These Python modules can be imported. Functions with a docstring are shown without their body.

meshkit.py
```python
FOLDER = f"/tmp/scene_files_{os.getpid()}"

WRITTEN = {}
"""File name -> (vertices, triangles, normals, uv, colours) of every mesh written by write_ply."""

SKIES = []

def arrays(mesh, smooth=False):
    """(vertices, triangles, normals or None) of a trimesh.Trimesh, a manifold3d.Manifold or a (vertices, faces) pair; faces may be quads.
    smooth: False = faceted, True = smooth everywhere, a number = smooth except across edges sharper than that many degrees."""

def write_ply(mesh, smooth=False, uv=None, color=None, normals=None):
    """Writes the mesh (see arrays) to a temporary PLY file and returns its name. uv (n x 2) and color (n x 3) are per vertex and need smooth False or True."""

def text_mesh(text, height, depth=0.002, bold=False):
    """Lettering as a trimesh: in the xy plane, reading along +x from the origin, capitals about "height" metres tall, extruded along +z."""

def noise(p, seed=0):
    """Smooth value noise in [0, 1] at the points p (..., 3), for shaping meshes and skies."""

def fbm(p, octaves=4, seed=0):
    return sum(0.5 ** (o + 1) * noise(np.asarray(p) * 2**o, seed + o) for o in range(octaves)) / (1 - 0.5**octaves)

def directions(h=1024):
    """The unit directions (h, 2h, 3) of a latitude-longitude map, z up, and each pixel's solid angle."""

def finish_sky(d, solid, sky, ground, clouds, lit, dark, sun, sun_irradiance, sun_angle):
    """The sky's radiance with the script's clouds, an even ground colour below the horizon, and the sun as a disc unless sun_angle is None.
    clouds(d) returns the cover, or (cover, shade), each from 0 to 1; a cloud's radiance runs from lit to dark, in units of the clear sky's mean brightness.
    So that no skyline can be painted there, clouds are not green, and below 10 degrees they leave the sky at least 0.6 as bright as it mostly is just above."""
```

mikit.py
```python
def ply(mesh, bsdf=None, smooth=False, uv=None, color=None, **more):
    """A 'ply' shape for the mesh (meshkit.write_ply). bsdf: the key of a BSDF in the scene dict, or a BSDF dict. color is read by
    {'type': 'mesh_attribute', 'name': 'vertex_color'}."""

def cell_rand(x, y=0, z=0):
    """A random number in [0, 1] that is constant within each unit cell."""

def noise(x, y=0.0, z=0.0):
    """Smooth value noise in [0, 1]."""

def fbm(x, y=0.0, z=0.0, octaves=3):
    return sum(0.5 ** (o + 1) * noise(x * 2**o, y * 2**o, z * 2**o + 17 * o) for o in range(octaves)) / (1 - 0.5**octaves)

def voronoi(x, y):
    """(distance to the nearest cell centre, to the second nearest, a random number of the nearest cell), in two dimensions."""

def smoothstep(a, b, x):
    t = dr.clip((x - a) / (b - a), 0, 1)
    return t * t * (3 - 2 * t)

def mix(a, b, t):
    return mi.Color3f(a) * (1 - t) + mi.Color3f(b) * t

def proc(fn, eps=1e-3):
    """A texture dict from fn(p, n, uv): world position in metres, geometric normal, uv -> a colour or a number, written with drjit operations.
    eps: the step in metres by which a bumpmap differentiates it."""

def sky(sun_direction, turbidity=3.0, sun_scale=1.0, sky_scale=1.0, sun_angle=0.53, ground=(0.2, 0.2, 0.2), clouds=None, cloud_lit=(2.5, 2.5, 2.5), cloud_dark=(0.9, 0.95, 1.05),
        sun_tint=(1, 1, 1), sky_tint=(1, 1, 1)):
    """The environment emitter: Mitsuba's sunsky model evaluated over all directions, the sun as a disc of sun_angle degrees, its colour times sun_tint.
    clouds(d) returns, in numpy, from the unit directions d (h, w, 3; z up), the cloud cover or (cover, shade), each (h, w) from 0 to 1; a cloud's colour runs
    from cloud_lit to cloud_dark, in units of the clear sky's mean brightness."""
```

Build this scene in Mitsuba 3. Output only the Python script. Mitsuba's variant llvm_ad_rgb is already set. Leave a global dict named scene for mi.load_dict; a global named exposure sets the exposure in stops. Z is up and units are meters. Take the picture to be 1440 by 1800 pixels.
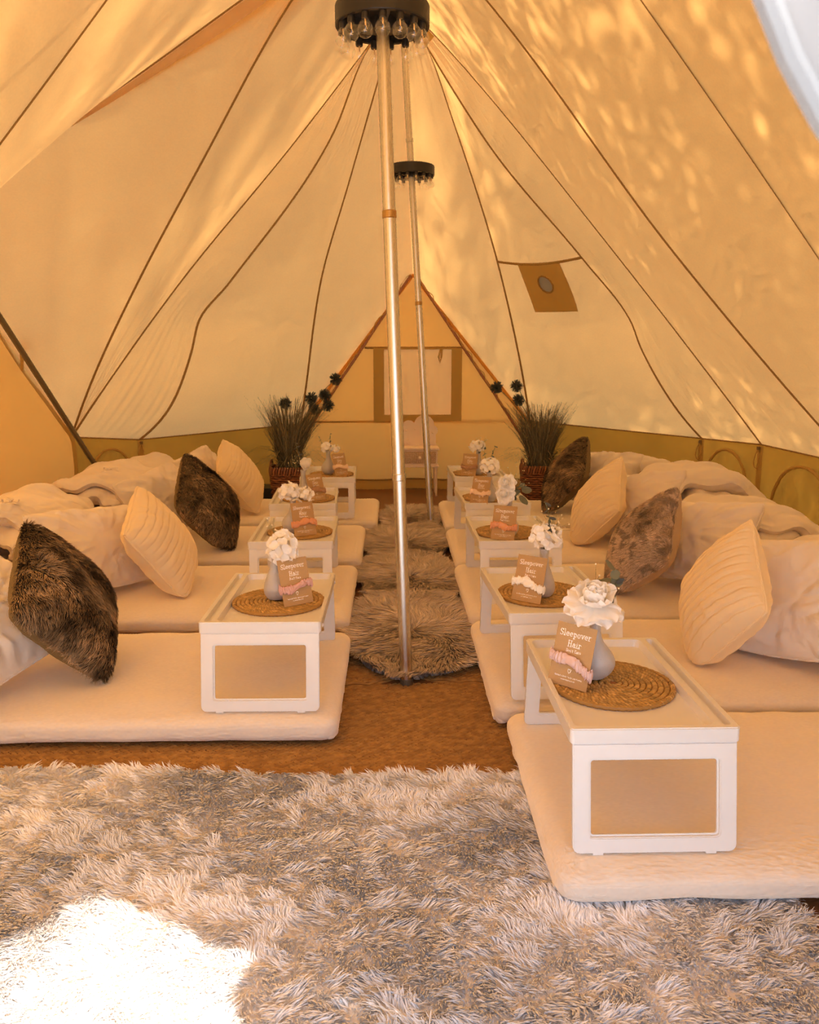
import math
import numpy as np
import trimesh
import drjit as dr
import mitsuba as mi
import mikit
import meshkit
from shapely.geometry import Polygon, LineString, Point, box as sbox
from shapely.ops import unary_union
import manifold3d as m3

T = mi.ScalarTransform4f
PI = math.pi
scene, labels = {}, {}

# ------------------------------------------------------------------ camera, sky, sun, exposure
exposure = 2.52
_pitch, _yaw = 0.18777, 0.0210
_cam = np.array([0.0, 0.0, 1.148])
_dir = np.array([math.sin(_yaw) * math.cos(_pitch), math.cos(_yaw) * math.cos(_pitch), -math.sin(_pitch)])
scene['camera'] = {'type': 'thinlens', 'fov': math.degrees(2 * math.atan(720 / 1432.0)), 'fov_axis': 'x',
                   'aperture_radius': 0.0016, 'focus_distance': 2.3, 'near_clip': 0.02, 'far_clip': 200.0,
                   'to_world': T().look_at(origin=_cam.tolist(), target=(_cam + _dir).tolist(), up=[0, 0, 1])}
SUN = np.array([0.33, -0.62, 1.0])
scene['sky'] = mikit.sky(SUN.tolist(), turbidity=3.5, sun_scale=1.8, sky_scale=1.8, sun_angle=1.0,
                         ground=(0.35, 0.33, 0.3), sky_tint=(1.22, 1.10, 1.02), sun_tint=(0.93, 1.0, 1.18))


# ------------------------------------------------------------------ helpers
def rng(seed):
    return np.random.default_rng(seed)


def unit(v):
    v = np.asarray(v, float)
    return v / (np.linalg.norm(v, axis=-1, keepdims=True) + 1e-12)


def numbered(name, parent=None):
    base = (parent + '__' if parent else '') + name
    taken = lambda k: k in scene or k in labels or k in _used
    if not taken(base):
        _used.add(base)
        return base
    i = 1
    while taken(f'{base}_{i:03d}'):
        i += 1
    _used.add(f'{base}_{i:03d}')
    return f'{base}_{i:03d}'


_used = set()


def thing(name, label, cat, group=None, kind=None):
    key = numbered(name)
    labels[key] = {'label': label, 'category': cat}
    if group:
        labels[key]['group'] = group
    if kind:
        labels[key]['kind'] = kind
    return key


def put(name, mesh, bsdf, parent=None, smooth=30, M=None, color=None, label=None, kind=None):
    """one entry of the scene: a mesh (or an already written ply dict) under its holder"""
    key = numbered(name, parent)
    d = dict(mesh) if isinstance(mesh, dict) else mikit.ply(mesh, bsdf, smooth=smooth, color=color)
    if isinstance(mesh, dict) and bsdf is not None:
        d['bsdf'] = {'type': 'ref', 'id': bsdf}
    if M is not None:
        d['to_world'] = T(np.asarray(M, float))
    scene[key] = d
    if label or kind:
        labels.setdefault(key, {})
        if label:
            labels[key]['label'] = label
        if kind:
            labels[key]['kind'] = kind
    return key


def alone(name, mesh, bsdf, label, cat, group=None, kind=None, smooth=30, M=None, color=None):
    key = put(name, mesh, bsdf, None, smooth, M, color)
    labels[key] = {'label': label, 'category': cat}
    if group:
        labels[key]['group'] = group
    if kind:
        labels[key]['kind'] = kind
    return key


def structure(name, mesh, bsdf, label=None, smooth=30, color=None):
    key = put(name, mesh, bsdf, None, smooth, None, color)
    labels[key] = {'kind': 'structure'}
    if label:
        labels[key]['label'] = label
    return key


def mat(loc=(0, 0, 0), rz=0.0, sc=1.0):
    c, s = math.cos(rz), math.sin(rz)
    m = np.eye(4)
    m[:3, :3] = np.array([[c, -s, 0], [s, c, 0], [0, 0, 1]]) * sc
    m[:3, 3] = loc
    return m


def frame(c, x, n, u):
    """local x -> x, local y -> -n (n is the front), local z -> u"""
    m = np.eye(4)
    m[:3, 0], m[:3, 1], m[:3, 2], m[:3, 3] = x, -np.asarray(n), u, c
    return m


def pose(c, n, roll=0.0):
    n = unit(n)
    u = unit(np.array([0, 0, 1.0]) - n * n[2])
    x = np.cross(u, n)
    x1, u1 = x * math.cos(roll) + u * math.sin(roll), -x * math.sin(roll) + u * math.cos(roll)
    return frame(c, x1, n, u1)


def xf(mesh, M):
    m = mesh.copy()
    m.apply_transform(M)
    return m


def cat(ms):
    return trimesh.util.concatenate(ms)


def gridfaces(a, b, wrap_b=False):
    i, j = np.meshgrid(np.arange(a - 1), np.arange(b if wrap_b else b - 1), indexing='ij')
    j2 = (j + 1) % b
    q = np.stack([i * b + j, (i + 1) * b + j, (i + 1) * b + j2, i * b + j2], -1).reshape(-1, 4)
    return np.vstack([q[:, [0, 1, 2]], q[:, [0, 2, 3]]])


def tm(v, f):
    return trimesh.Trimesh(np.asarray(v, float).reshape(-1, 3), f, process=False)


def grid(P):
    """(a, b, 3) points -> an open sheet"""
    return tm(P, gridfaces(P.shape[0], P.shape[1]))


def tube(pts, rad, sides=8, cap=True):
    p = np.asarray(pts, float)
    n = len(p)
    r = np.broadcast_to(np.asarray(rad, float), (n,))
    t = unit(np.gradient(p, axis=0))
    a = np.zeros_like(p)
    ref = np.array([0, 0, 1.0]) if abs(t[0, 2]) < 0.9 else np.array([1.0, 0, 0])
    for k in range(n):
        ref = ref - t[k] * (ref @ t[k])
        ref = ref / (np.linalg.norm(ref) + 1e-12)
        a[k] = ref
    b = np.cross(t, a)
    th = np.arange(sides) * 2 * PI / sides
    v = p[:, None] + r[:, None, None] * (np.cos(th)[None, :, None] * a[:, None] + np.sin(th)[None, :, None] * b[:, None])
    f = gridfaces(n, sides, True)[:, ::-1]
    v = v.reshape(-1, 3)
    if cap:
        v = np.vstack([v, p[:1], p[-1:]])
        j = np.arange(sides)
        f = np.vstack([f, np.stack([(j + 1) % sides, j, j * 0 + n * sides], 1),
                       np.stack([(n - 1) * sides + j, (n - 1) * sides + (j + 1) % sides, j * 0 + n * sides + 1], 1)])
    return tm(v, f)


def lathe(prof, n=32):
    p = np.asarray(prof, float)
    th = np.arange(n) * 2 * PI / n
    v = np.stack([p[:, 0:1] * np.cos(th), p[:, 0:1] * np.sin(th), np.repeat(p[:, 1:2], n, 1)], -1)
    return tm(v, gridfaces(len(p), n, True)[:, ::-1])


def extrude(poly, h):
    polys = [poly] if poly.geom_type == 'Polygon' else [g for g in poly.geoms if g.geom_type == 'Polygon']
    return cat([trimesh.creation.extrude_polygon(g, h, engine='earcut') for g in polys])


def rrect(w, h, r, q=4):
    return sbox(-w / 2 + r, -h / 2 + r, w / 2 - r, h / 2 - r).buffer(r, quad_segs=q)


def bevel_man(poly, h, b=0.002):
    """extruded outline with chamfered rims"""
    def cs(p):
        ps = [p] if p.geom_type == 'Polygon' else list(p.geoms)
        out = []
        for g in ps:
            out.append(np.array(g.exterior.coords)[:-1])
            out += [np.array(i.coords)[:-1] for i in g.interiors]
        return m3.CrossSection([o.tolist() for o in out], m3.FillRule.EvenOdd)
    big = m3.Manifold.extrude(cs(poly), h - 2 * b).translate([0, 0, b])
    small = m3.Manifold.extrude(cs(poly.buffer(-b, join_style=2)), h)
    return big + small


def bevel_plate(poly, h, b=0.002):
    return mesh_of(bevel_man(poly, h, b))


def mesh_of(man):
    m = man.to_mesh()
    return tm(m.vert_properties[:, :3], m.tri_verts)


def sweep_curve(ctrl, n=60):
    """a smooth curve through control points (Catmull-Rom, parametrised by chord length)"""
    c = np.asarray(ctrl, float)
    d = np.r_[0, np.cumsum(np.linalg.norm(np.diff(c, axis=0), axis=1))]
    if len(c) == 2:
        t = np.linspace(0, 1, n)[:, None]
        return c[0] + (c[1] - c[0]) * t
    from scipy.interpolate import PchipInterpolator
    return PchipInterpolator(d / d[-1], c)(np.linspace(0, 1, n))


def n3(p, s, seed=0):
    return meshkit.noise(np.asarray(p) * s, seed) - 0.5


def blades(root, direction, up, length, width, c0, c1, bend=0.6, seed=0, segs=2, cj=0.15):
    """tapering hair ribbons: (mesh, colours). direction: way they lie (unit, n x 3); up: surface normals"""
    r = rng(seed)
    n = len(root)
    L = np.broadcast_to(length, (n,)) * r.uniform(0.7, 1.25, n)
    W = np.broadcast_to(width, (n,)) * r.uniform(0.7, 1.3, n)
    side = unit(np.cross(direction, up) + 0.35 * r.normal(size=(n, 3)))
    pts = []
    for k in range(segs + 1):
        s = k / segs
        p = root + L[:, None] * (up * (s - bend * s * s * 0.55) + direction * (bend * s ** 1.5))
        pts.append(p)
    V, C = [], []
    mul = 1 + cj * r.normal(size=(n, 1))
    for k in range(segs):
        s = k / segs
        w = (W * (1 - 0.55 * s) * 0.5)[:, None]
        V += [pts[k] - side * w, pts[k] + side * w]
        col = (c0 * (1 - s) + c1 * s) * mul
        C += [col, col]
    V.append(pts[segs])
    C.append(c1 * mul)
    m = 2 * segs + 1
    V, C = np.stack(V, 1).reshape(-1, 3), np.clip(np.stack(C, 1).reshape(-1, 3), 0, 1)
    f = []
    for k in range(segs - 1):
        a = 2 * k
        f += [[a, a + 1, a + 3], [a, a + 3, a + 2]]
    a = 2 * (segs - 1)
    f.append([a, a + 1, a + 2])
    f = np.array(f)
    F = (f[None] + (np.arange(n) * m)[:, None, None]).reshape(-1, 3)
    return tm(V, F), C


# ------------------------------------------------------------------ materials
def rgb(*c):
    return {'type': 'rgb', 'value': list(c)}


def two(b):
    return {'type': 'twosided', 'inner': b}


def princ(c, rough=0.6, **k):
    return two({'type': 'principled', 'base_color': c if isinstance(c, dict) else rgb(*c), 'roughness': rough, **k})


def bump(inner, fn, scale=1.0, eps=1e-3):
    return {'type': 'bumpmap', 'arbitrary': mikit.proc(fn, eps), 'scale': scale, 'inner': inner}


def f_canvas(p, n, uv):
    a = mikit.fbm(p.x * 3, p.y * 3, p.z * 3, 3)
    w = mikit.noise(p.x * 160, p.y * 160, p.z * 160)
    k = 0.93 + 0.09 * a + 0.05 * w
    return mi.Color3f(0.81, 0.45, 0.135) * k


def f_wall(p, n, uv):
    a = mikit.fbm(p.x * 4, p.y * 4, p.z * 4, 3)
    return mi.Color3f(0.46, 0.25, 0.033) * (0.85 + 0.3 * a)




def h_canvas(p, n, uv):
    w = mikit.noise(p.x * 1.7, p.y * 1.7, p.z * 1.7)
    a = mikit.noise(p.x * 7 + 9 * w, p.y * 7 - 5 * w, p.z * 5)
    b = mikit.noise(p.x * 19 + 5 * w, p.y * 11, p.z * 15 + 7 * w)
    return 0.012 * dr.abs(a - 0.5) + 0.006 * dr.abs(b - 0.5)


scene['m_canvas'] = bump({'type': 'principledthin', 'base_color': mikit.proc(f_canvas), 'roughness': 0.85, 'diff_trans': 0.84}, h_canvas, 1.0, 4e-3)
scene['m_wall'] = {'type': 'principledthin', 'base_color': mikit.proc(f_wall), 'roughness': 0.8, 'diff_trans': 0.33}
scene['m_fold'] = {'type': 'principledthin', 'base_color': rgb(0.88, 0.62, 0.34), 'roughness': 0.85, 'diff_trans': 1.2}
scene['m_door'] = {'type': 'principledthin', 'base_color': rgb(0.76, 0.39, 0.08), 'roughness': 0.85, 'diff_trans': 0.44}
scene['m_seam'] = {'type': 'principledthin', 'base_color': rgb(0.36, 0.22, 0.07), 'roughness': 0.9, 'diff_trans': 0.2}
scene['m_strip'] = {'type': 'principledthin', 'base_color': rgb(0.55, 0.36, 0.11), 'roughness': 0.9, 'diff_trans': 0.35}
scene['m_shadedflap'] = {'type': 'principledthin', 'base_color': rgb(0.36, 0.36, 0.355), 'roughness': 0.9, 'diff_trans': 0.5}  # white cloth greyed: the shade on the flap is put into its colour
scene['m_bounceground'] = princ((0.58, 0.56, 0.53), 0.95)  # outside ground, paleness chosen to bounce neutral daylight through the entrance
scene['m_sheet'] = princ((0.16, 0.065, 0.02), 0.45)
scene['m_hair'] = two({'type': 'diffuse', 'reflectance': {'type': 'mesh_attribute', 'name': 'vertex_color'}})


def f_coir(p, n, uv):
    a = mikit.noise(p.x * 60, p.y * 90, 3.0)
    b = mikit.fbm(p.x * 5, p.y * 5, 1.0, 3)
    return mikit.mix((0.23, 0.11, 0.030), (0.44, 0.24, 0.072), a * 0.75 + 0.25 * b)


scene['m_coirdark'] = princ((0.19, 0.08, 0.02), 0.95)
scene['m_coir'] = princ(mikit.proc(f_coir), 0.9)


def f_fleece(p, n, uv):
    a = mikit.noise(p.x * 140, p.y * 220, p.z * 160)
    b = mikit.fbm(p.x * 6, p.y * 9, p.z * 6, 3)
    return mi.Color3f(0.77, 0.68, 0.565) * (0.93 + 0.07 * a + 0.06 * (b - 0.5))


def h_fleece(p, n, uv):
    return mikit.noise(p.x * 110 + 6 * mikit.noise(p.x * 9, p.y * 9), p.y * 230, p.z * 150) * 0.0030 + mikit.fbm(p.x * 14, p.y * 14, p.z * 14, 2) * 0.006


scene['m_fleece'] = bump(princ(mikit.proc(f_fleece), 0.95, sheen=0.4), h_fleece, 1.0, 2e-3)


def f_plain(p, n, uv):
    b = mikit.fbm(p.x * 8, p.y * 8, p.z * 8, 2)
    return mi.Color3f(0.77, 0.69, 0.60) * (0.96 + 0.08 * (b - 0.5))




def h_cotton(p, n, uv):
    w = mikit.noise(p.x * 5, p.y * 5, p.z * 5)
    a = mikit.noise(p.x * 13 + 7 * w, p.y * 13, p.z * 17 - 6 * w)
    b = mikit.noise(p.x * 37 + 7 * w, p.y * 29, p.z * 33)
    return 0.024 * dr.abs(a - 0.5) + 0.008 * dr.abs(b - 0.5)


scene['m_cotton'] = bump(princ(mikit.proc(f_plain), 0.8, sheen=0.2), h_cotton, 1.0, 3e-3)
scene['m_cream'] = princ((0.77, 0.62, 0.40), 0.95, sheen=0.4)
scene['m_furbase'] = princ((0.09, 0.055, 0.028), 0.95)
scene['m_furback'] = princ((0.16, 0.11, 0.045), 0.8)
scene['m_furtan'] = princ((0.46, 0.33, 0.21), 0.9)
scene['m_plastic'] = two({'type': 'roughplastic', 'diffuse_reflectance': rgb(0.90, 0.885, 0.86), 'alpha': 0.2, 'nonlinear': True})
scene['m_pin'] = princ((0.6, 0.55, 0.5), 0.4)
scene['m_rattan'] = two({'type': 'principled', 'base_color': {'type': 'mesh_attribute', 'name': 'vertex_color'}, 'roughness': 0.42})


def f_card(p, n, uv):
    return mi.Color3f(0.45, 0.28, 0.125) * (0.95 + 0.1 * mikit.noise(p.x * 700, p.y * 700, p.z * 700))


scene['m_card'] = princ(mikit.proc(f_card), 0.85)
scene['m_ink'] = princ((0.93, 0.9, 0.86), 0.7)


def f_vase(p, n, uv):
    s = mikit.noise(p.x * 500, p.y * 500, p.z * 500)
    b = mikit.fbm(p.x * 30, p.y * 30, p.z * 30, 3)
    return mi.Color3f(0.47, 0.44, 0.41) * (0.9 + 0.2 * b) * dr.select(s < 0.06, 0.6, 1.0)


scene['m_vase'] = princ(mikit.proc(f_vase), 0.45)
scene['m_petal'] = {'type': 'principledthin', 'base_color': rgb(0.93, 0.91, 0.87), 'roughness': 0.7, 'diff_trans': 0.5}
scene['m_leaf'] = princ((0.13, 0.135, 0.09), 0.6)
scene['m_leafdark'] = princ((0.05, 0.052, 0.05), 0.6)
scene['m_stem'] = princ((0.12, 0.13, 0.05), 0.7)
scene['m_gyp'] = princ((0.75, 0.65, 0.42), 0.8)
scene['m_steel'] = two({'type': 'roughconductor', 'material': 'Al', 'alpha': 0.16, 'specular_reflectance': rgb(0.72, 0.69, 0.64)})
scene['m_steelgrey'] = princ((0.20, 0.17, 0.11), 0.35, metallic=0.7)
scene['m_brass'] = princ((0.45, 0.27, 0.09), 0.3, metallic=0.8)
scene['m_black'] = princ((0.018, 0.015, 0.013), 0.4)
scene['m_glass'] = {'type': 'thindielectric', 'int_ior': 1.5}
scene['m_fil'] = princ((0.8, 0.55, 0.25), 0.3)
scene['m_wicker'] = princ((0.20, 0.075, 0.03), 0.5)
scene['m_wickerlight'] = princ((0.30, 0.12, 0.045), 0.5)
scene['m_grass'] = two({'type': 'diffuse', 'reflectance': {'type': 'mesh_attribute', 'name': 'vertex_color'}})
scene['m_pom'] = princ((0.055, 0.06, 0.05), 0.8)
scene['m_paint'] = princ((0.80, 0.66, 0.52), 0.5)
scene['m_painthole'] = princ((0.42, 0.27, 0.13), 0.7)
scene['m_bark'] = princ((0.12, 0.08, 0.05), 0.9)
scene['m_foliage'] = {'type': 'principledthin', 'base_color': rgb(0.16, 0.25, 0.05), 'roughness': 0.6, 'diff_trans': 0.6}


def h_pvc(p, n, uv):
    return mikit.fbm(p.x * 26, p.z * 9, 2.0, 3) * 0.02


scene['m_pvc'] = bump({'type': 'principledthin', 'base_color': rgb(0.80, 0.46, 0.15), 'roughness': 0.25, 'diff_trans': 0.42}, h_pvc, 1.0, 2e-3)
for _i, _c in enumerate([(0.66, 0.47, 0.42), (0.86, 0.82, 0.74), (0.72, 0.33, 0.16), (0.85, 0.64, 0.46), (0.40, 0.22, 0.12), (0.62, 0.36, 0.30)]):
    scene[f'm_satin_{_i}'] = princ(_c, 0.32, sheen=0.3)

# ------------------------------------------------------------------ the tent (the setting)
A1, A2 = np.array([-0.06, 2.75, 3.2]), np.array([0.065, 5.42, 3.27])
RM = np.array([0.0, 4.07, 3.17])       # where the middle seams leave the ridge
RC = np.array([0.0, 3.80, 3.17])
DL = np.array([-2.30, 4.20, 1.87])     # peak of the side door
DF = np.array([0.18, 7.18, 1.84])      # peak of the far door
DN = np.array([0.02, 0.30, 2.04])      # peak of the near door
EAVE = {'cd': (-2.233, 5.707, 0.60), 'e': (-1.866, 6.042, 0.55), 'f': (-0.80, 7.14, 0.575), 'g': (1.20, 7.10, 0.60),
        'h': (2.241, 5.838, 0.57), 'i': (2.352, 5.124, 0.60), 'j': (2.38, 4.10, 0.60), 'k': (2.36, 3.22, 0.60),
        'n5': (2.36, 2.25, 0.6), 'n4': (2.27, 1.25, 0.6), 'n3': (1.25, 0.33, 0.6),
        'n2': (-1.1, 0.33, 0.6), 'n1': (-2.2, 1.2, 0.6), 'a': (-2.25, 2.62, 0.6)}
EAVE = {k: np.array(v) for k, v in EAVE.items()}


def seam_curve(a, b, offs=(), n=64):
    """straight from a to b but for offsets (fraction, dx, dy, dz) where the cloth is pulled"""
    a, b = np.asarray(a, float), np.asarray(b, float)
    ctrl = [a] + [a + (b - a) * o[0] + np.array(o[1:]) for o in offs] + [b]
    return sweep_curve(ctrl, n)


SEAM = {
    'a': seam_curve(A1, EAVE['a'], [(0.4, 0.03, 0, -0.02)]),
    'b': seam_curve(RM, DL, [(0.3, 0.0, 0, -0.03), (0.6, 0.02, 0, -0.05)]),
    'c': seam_curve(RC, EAVE['cd'], [(0.2, -0.07, 0, 0.05), (0.4, -0.08, 0, 0.05), (0.64, -0.08, 0, 0.05), (0.85, -0.05, 0, 0.035)]),
    'd': seam_curve(A2, EAVE['cd'], [(0.29, 0, 0, 0), (0.63, -0.035, 0, 0.025)]),
    'e': seam_curve(A2, EAVE['e'], [(0.11, -0.02, 0, 0.01), (0.25, 0.05, 0, -0.03), (0.6, -0.02, 0, 0.01), (0.70, -0.06, 0, 0.03), (0.77, 0, 0, 0), (0.9, 0.06, 0, -0.03)]),
    'f': seam_curve(A2, EAVE['f'], [(0.17, -0.03, 0, 0.01), (0.35, -0.06, 0, 0.02), (0.59, -0.10, 0, 0.02), (0.88, -0.03, 0, 0.0)]),
    'g': seam_curve(A2, EAVE['g'], [(0.07, 0.06, 0, 0.02), (0.22, 0.09, 0, 0.03), (0.57, 0.11, 0, 0.03)]),
    'h': seam_curve(A2, EAVE['h'], [(0.23, -0.05, 0, -0.03), (0.31, -0.05, 0, -0.03), (0.55, 0.02, 0, 0.01), (0.71, 0.04, 0, 0.03), (0.76, 0.01, 0, 0)]),
    'i': seam_curve(A2, EAVE['i'], [(0.13, 0.03, 0, 0.02), (0.53, 0.03, 0, 0.03)]),
    'j': seam_curve(RM, EAVE['j'], [(0.17, 0.03, 0, 0.02), (0.58, -0.02, 0, -0.02)]),
    'k': seam_curve(A1, EAVE['k'], [(0.49, 0.03, 0, 0.02)]),
    'n5': seam_curve(A1, EAVE['n5']), 'n4': seam_curve(A1, EAVE['n4']), 'n3': seam_curve(A1, EAVE['n3']),
    'n2': seam_curve(A1, EAVE['n2']), 'n1': seam_curve(A1, EAVE['n1']),
    'DF': seam_curve(A2, DF, [(0.5, 0, 0, -0.06)]), 'DN': seam_curve(A1, DN, [(0.5, 0, 0, -0.05)]),
    'A2': np.repeat(A2[None], 64, 0), 'A1': np.repeat(A1[None], 64, 0),
}
CENTRE = np.array([0, 4.0, 0.9])


def roof_panel(ka, kb, nt=48, sag=0.05, seed=0, wr=0.012):
    a, b = SEAM[ka], SEAM[kb]
    s = np.linspace(0, 1, len(a))[:, None, None]
    t = np.linspace(0, 1, nt)[None, :, None]
    P = a[:, None] * (1 - t) + b[:, None] * t
    du, dv = np.gradient(P, axis=0), np.gradient(P, axis=1)
    N = unit(np.cross(du, dv))
    N = N * np.sign(((CENTRE - P) * N).sum(-1, keepdims=True))
    width = np.linalg.norm(b - a, axis=1)[:, None, None]
    edge = (4 * t * (1 - t)) ** 0.6
    inward = sag * width * (t * (1 - t) * 4) * (1 - 0.6 * s)
    # folds that fan out of the seams' lower ends, and broad slack
    fan = meshkit.noise(np.stack([t[..., 0] * 17 + 0 * s[..., 0], s[..., 0] * 2.2 + 0 * t[..., 0], 0 * s[..., 0] + 0 * t[..., 0] + seed], -1), seed)[..., None] - 0.5
    slack = n3(P, 2.3, seed)[..., None]
    fine = n3(P * np.array([1, 1, 0.6]), 9.0, seed + 3)[..., None]
    low = np.clip((s - 0.45) / 0.55, 0, 1) ** 1.3
    high = np.clip((0.4 - s) / 0.4, 0, 1)
    hold = 1 - s ** 10
    P = P + N * hold * (inward + edge * (wr * 2.0 * fan * (low + 0.55 * high) + wr * 2.0 * slack * (0.4 + low) + wr * 0.55 * fine * (0.35 + low)))
    return P


roof = structure('ceiling', tube([A1 + [0, 0, 0.0], RC, RM, A2], 0.012, 6), 'm_seam', 'sand coloured cotton canvas roof of the bell tent with dark seams')
PANELS = [('i', 'h'), ('h', 'g'), ('g', 'DF'), ('DF', 'f'), ('f', 'e'), ('e', 'd'), ('d', 'c'), ('c', 'b'), ('b', 'a'), ('a', 'n1'), ('n1', 'n2'),
          ('n2', 'DN'), ('DN', 'n3'), ('n3', 'n4'), ('n4', 'n5'), ('n5', 'k'), ('k', 'j'), ('j', 'i')]
for _k, (_a, _b) in enumerate(PANELS):
    put('roof_panel', grid(roof_panel(_a, _b, seed=_k * 7 + 1, sag=0.05 if _k not in (7, 8, 15, 16, 17) else 0.02, wr=0.016 if 4 <= _k <= 6 else 0.011)), 'm_canvas', roof, smooth=True)


def ribbon(curve, w, toward, bsdf, name, holder, off=0.006, taper=False):
    c = np.asarray(curve, float)
    t = unit(np.gradient(c, axis=0))
    n = unit(np.asarray(toward) - c)
    n = unit(n - t * (n * t).sum(1, keepdims=True))
    s = np.cross(t, n)
    ww = (np.linspace(0.45, 1, len(c)) if taper else np.ones(len(c)))[:, None] * w / 2
    c = c + n * off
    P = np.stack([c - s * ww - n * 0.004, c - s * ww * 0.7, c + s * ww * 0.7, c + s * ww - n * 0.004], 1)
    return put(name, grid(P), bsdf, holder, smooth=True)


for _k in 'acdefghijk':
    ribbon(SEAM[_k], {'a': 0.024, 'j': 0.022, 'k': 0.022, 'i': 0.012}.get(_k, 0.02), CENTRE, 'm_seam', 'seam', roof, taper=True)
ribbon(SEAM['b'], 0.012, CENTRE, 'm_seam', 'seam', roof)
# the loose fold of cloth that hangs along the canopy seam of the side door
_b2 = seam_curve(RM + [0, 0.05, -0.05], SEAM['b'][46] + [0, 0, -0.01], [(0.4, 0.0, 0.05, -0.03), (0.75, 0.0, 0.025, -0.015)])
put('canopy_fold', grid(np.stack([SEAM['b'][np.linspace(0, 46, 64).astype(int)] + [0, 0, -0.012], (SEAM['b'][np.linspace(0, 46, 64).astype(int)] + _b2) / 2 + [0, 0, -0.03], _b2], 1)), 'm_fold', roof, smooth=True)
ribbon(_b2, 0.012, CENTRE, 'm_seam', 'seam', roof)
# a faint second seam and the doubled cloth patches at the pole tops
ribbon(seam_curve(A1 + [-0.25, 0.05, -0.18], (SEAM['a'][40] + SEAM['n1'][40]) / 2), 0.01, CENTRE, 'm_strip', 'seam', roof)
for _ka, _kb, _s0, _s1 in (('d', 'e', 3, 6), ('h', 'i', 3, 5)):
    _P = np.stack([SEAM[_ka][_s0:_s1 + 1], SEAM[_kb][_s0:_s1 + 1]], 1) + unit(CENTRE - SEAM[_ka][_s0:_s1 + 1])[:, None] * 0.02
    put('pole_patch', grid(_P), 'm_strip', roof, smooth=True)
# roof vent patch between the seams g and h, and the piping above it
_gh = roof_panel('h', 'g', seed=8, sag=0.05, wr=0.011)
_in = unit(CENTRE - _gh)
_row = 36


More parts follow.
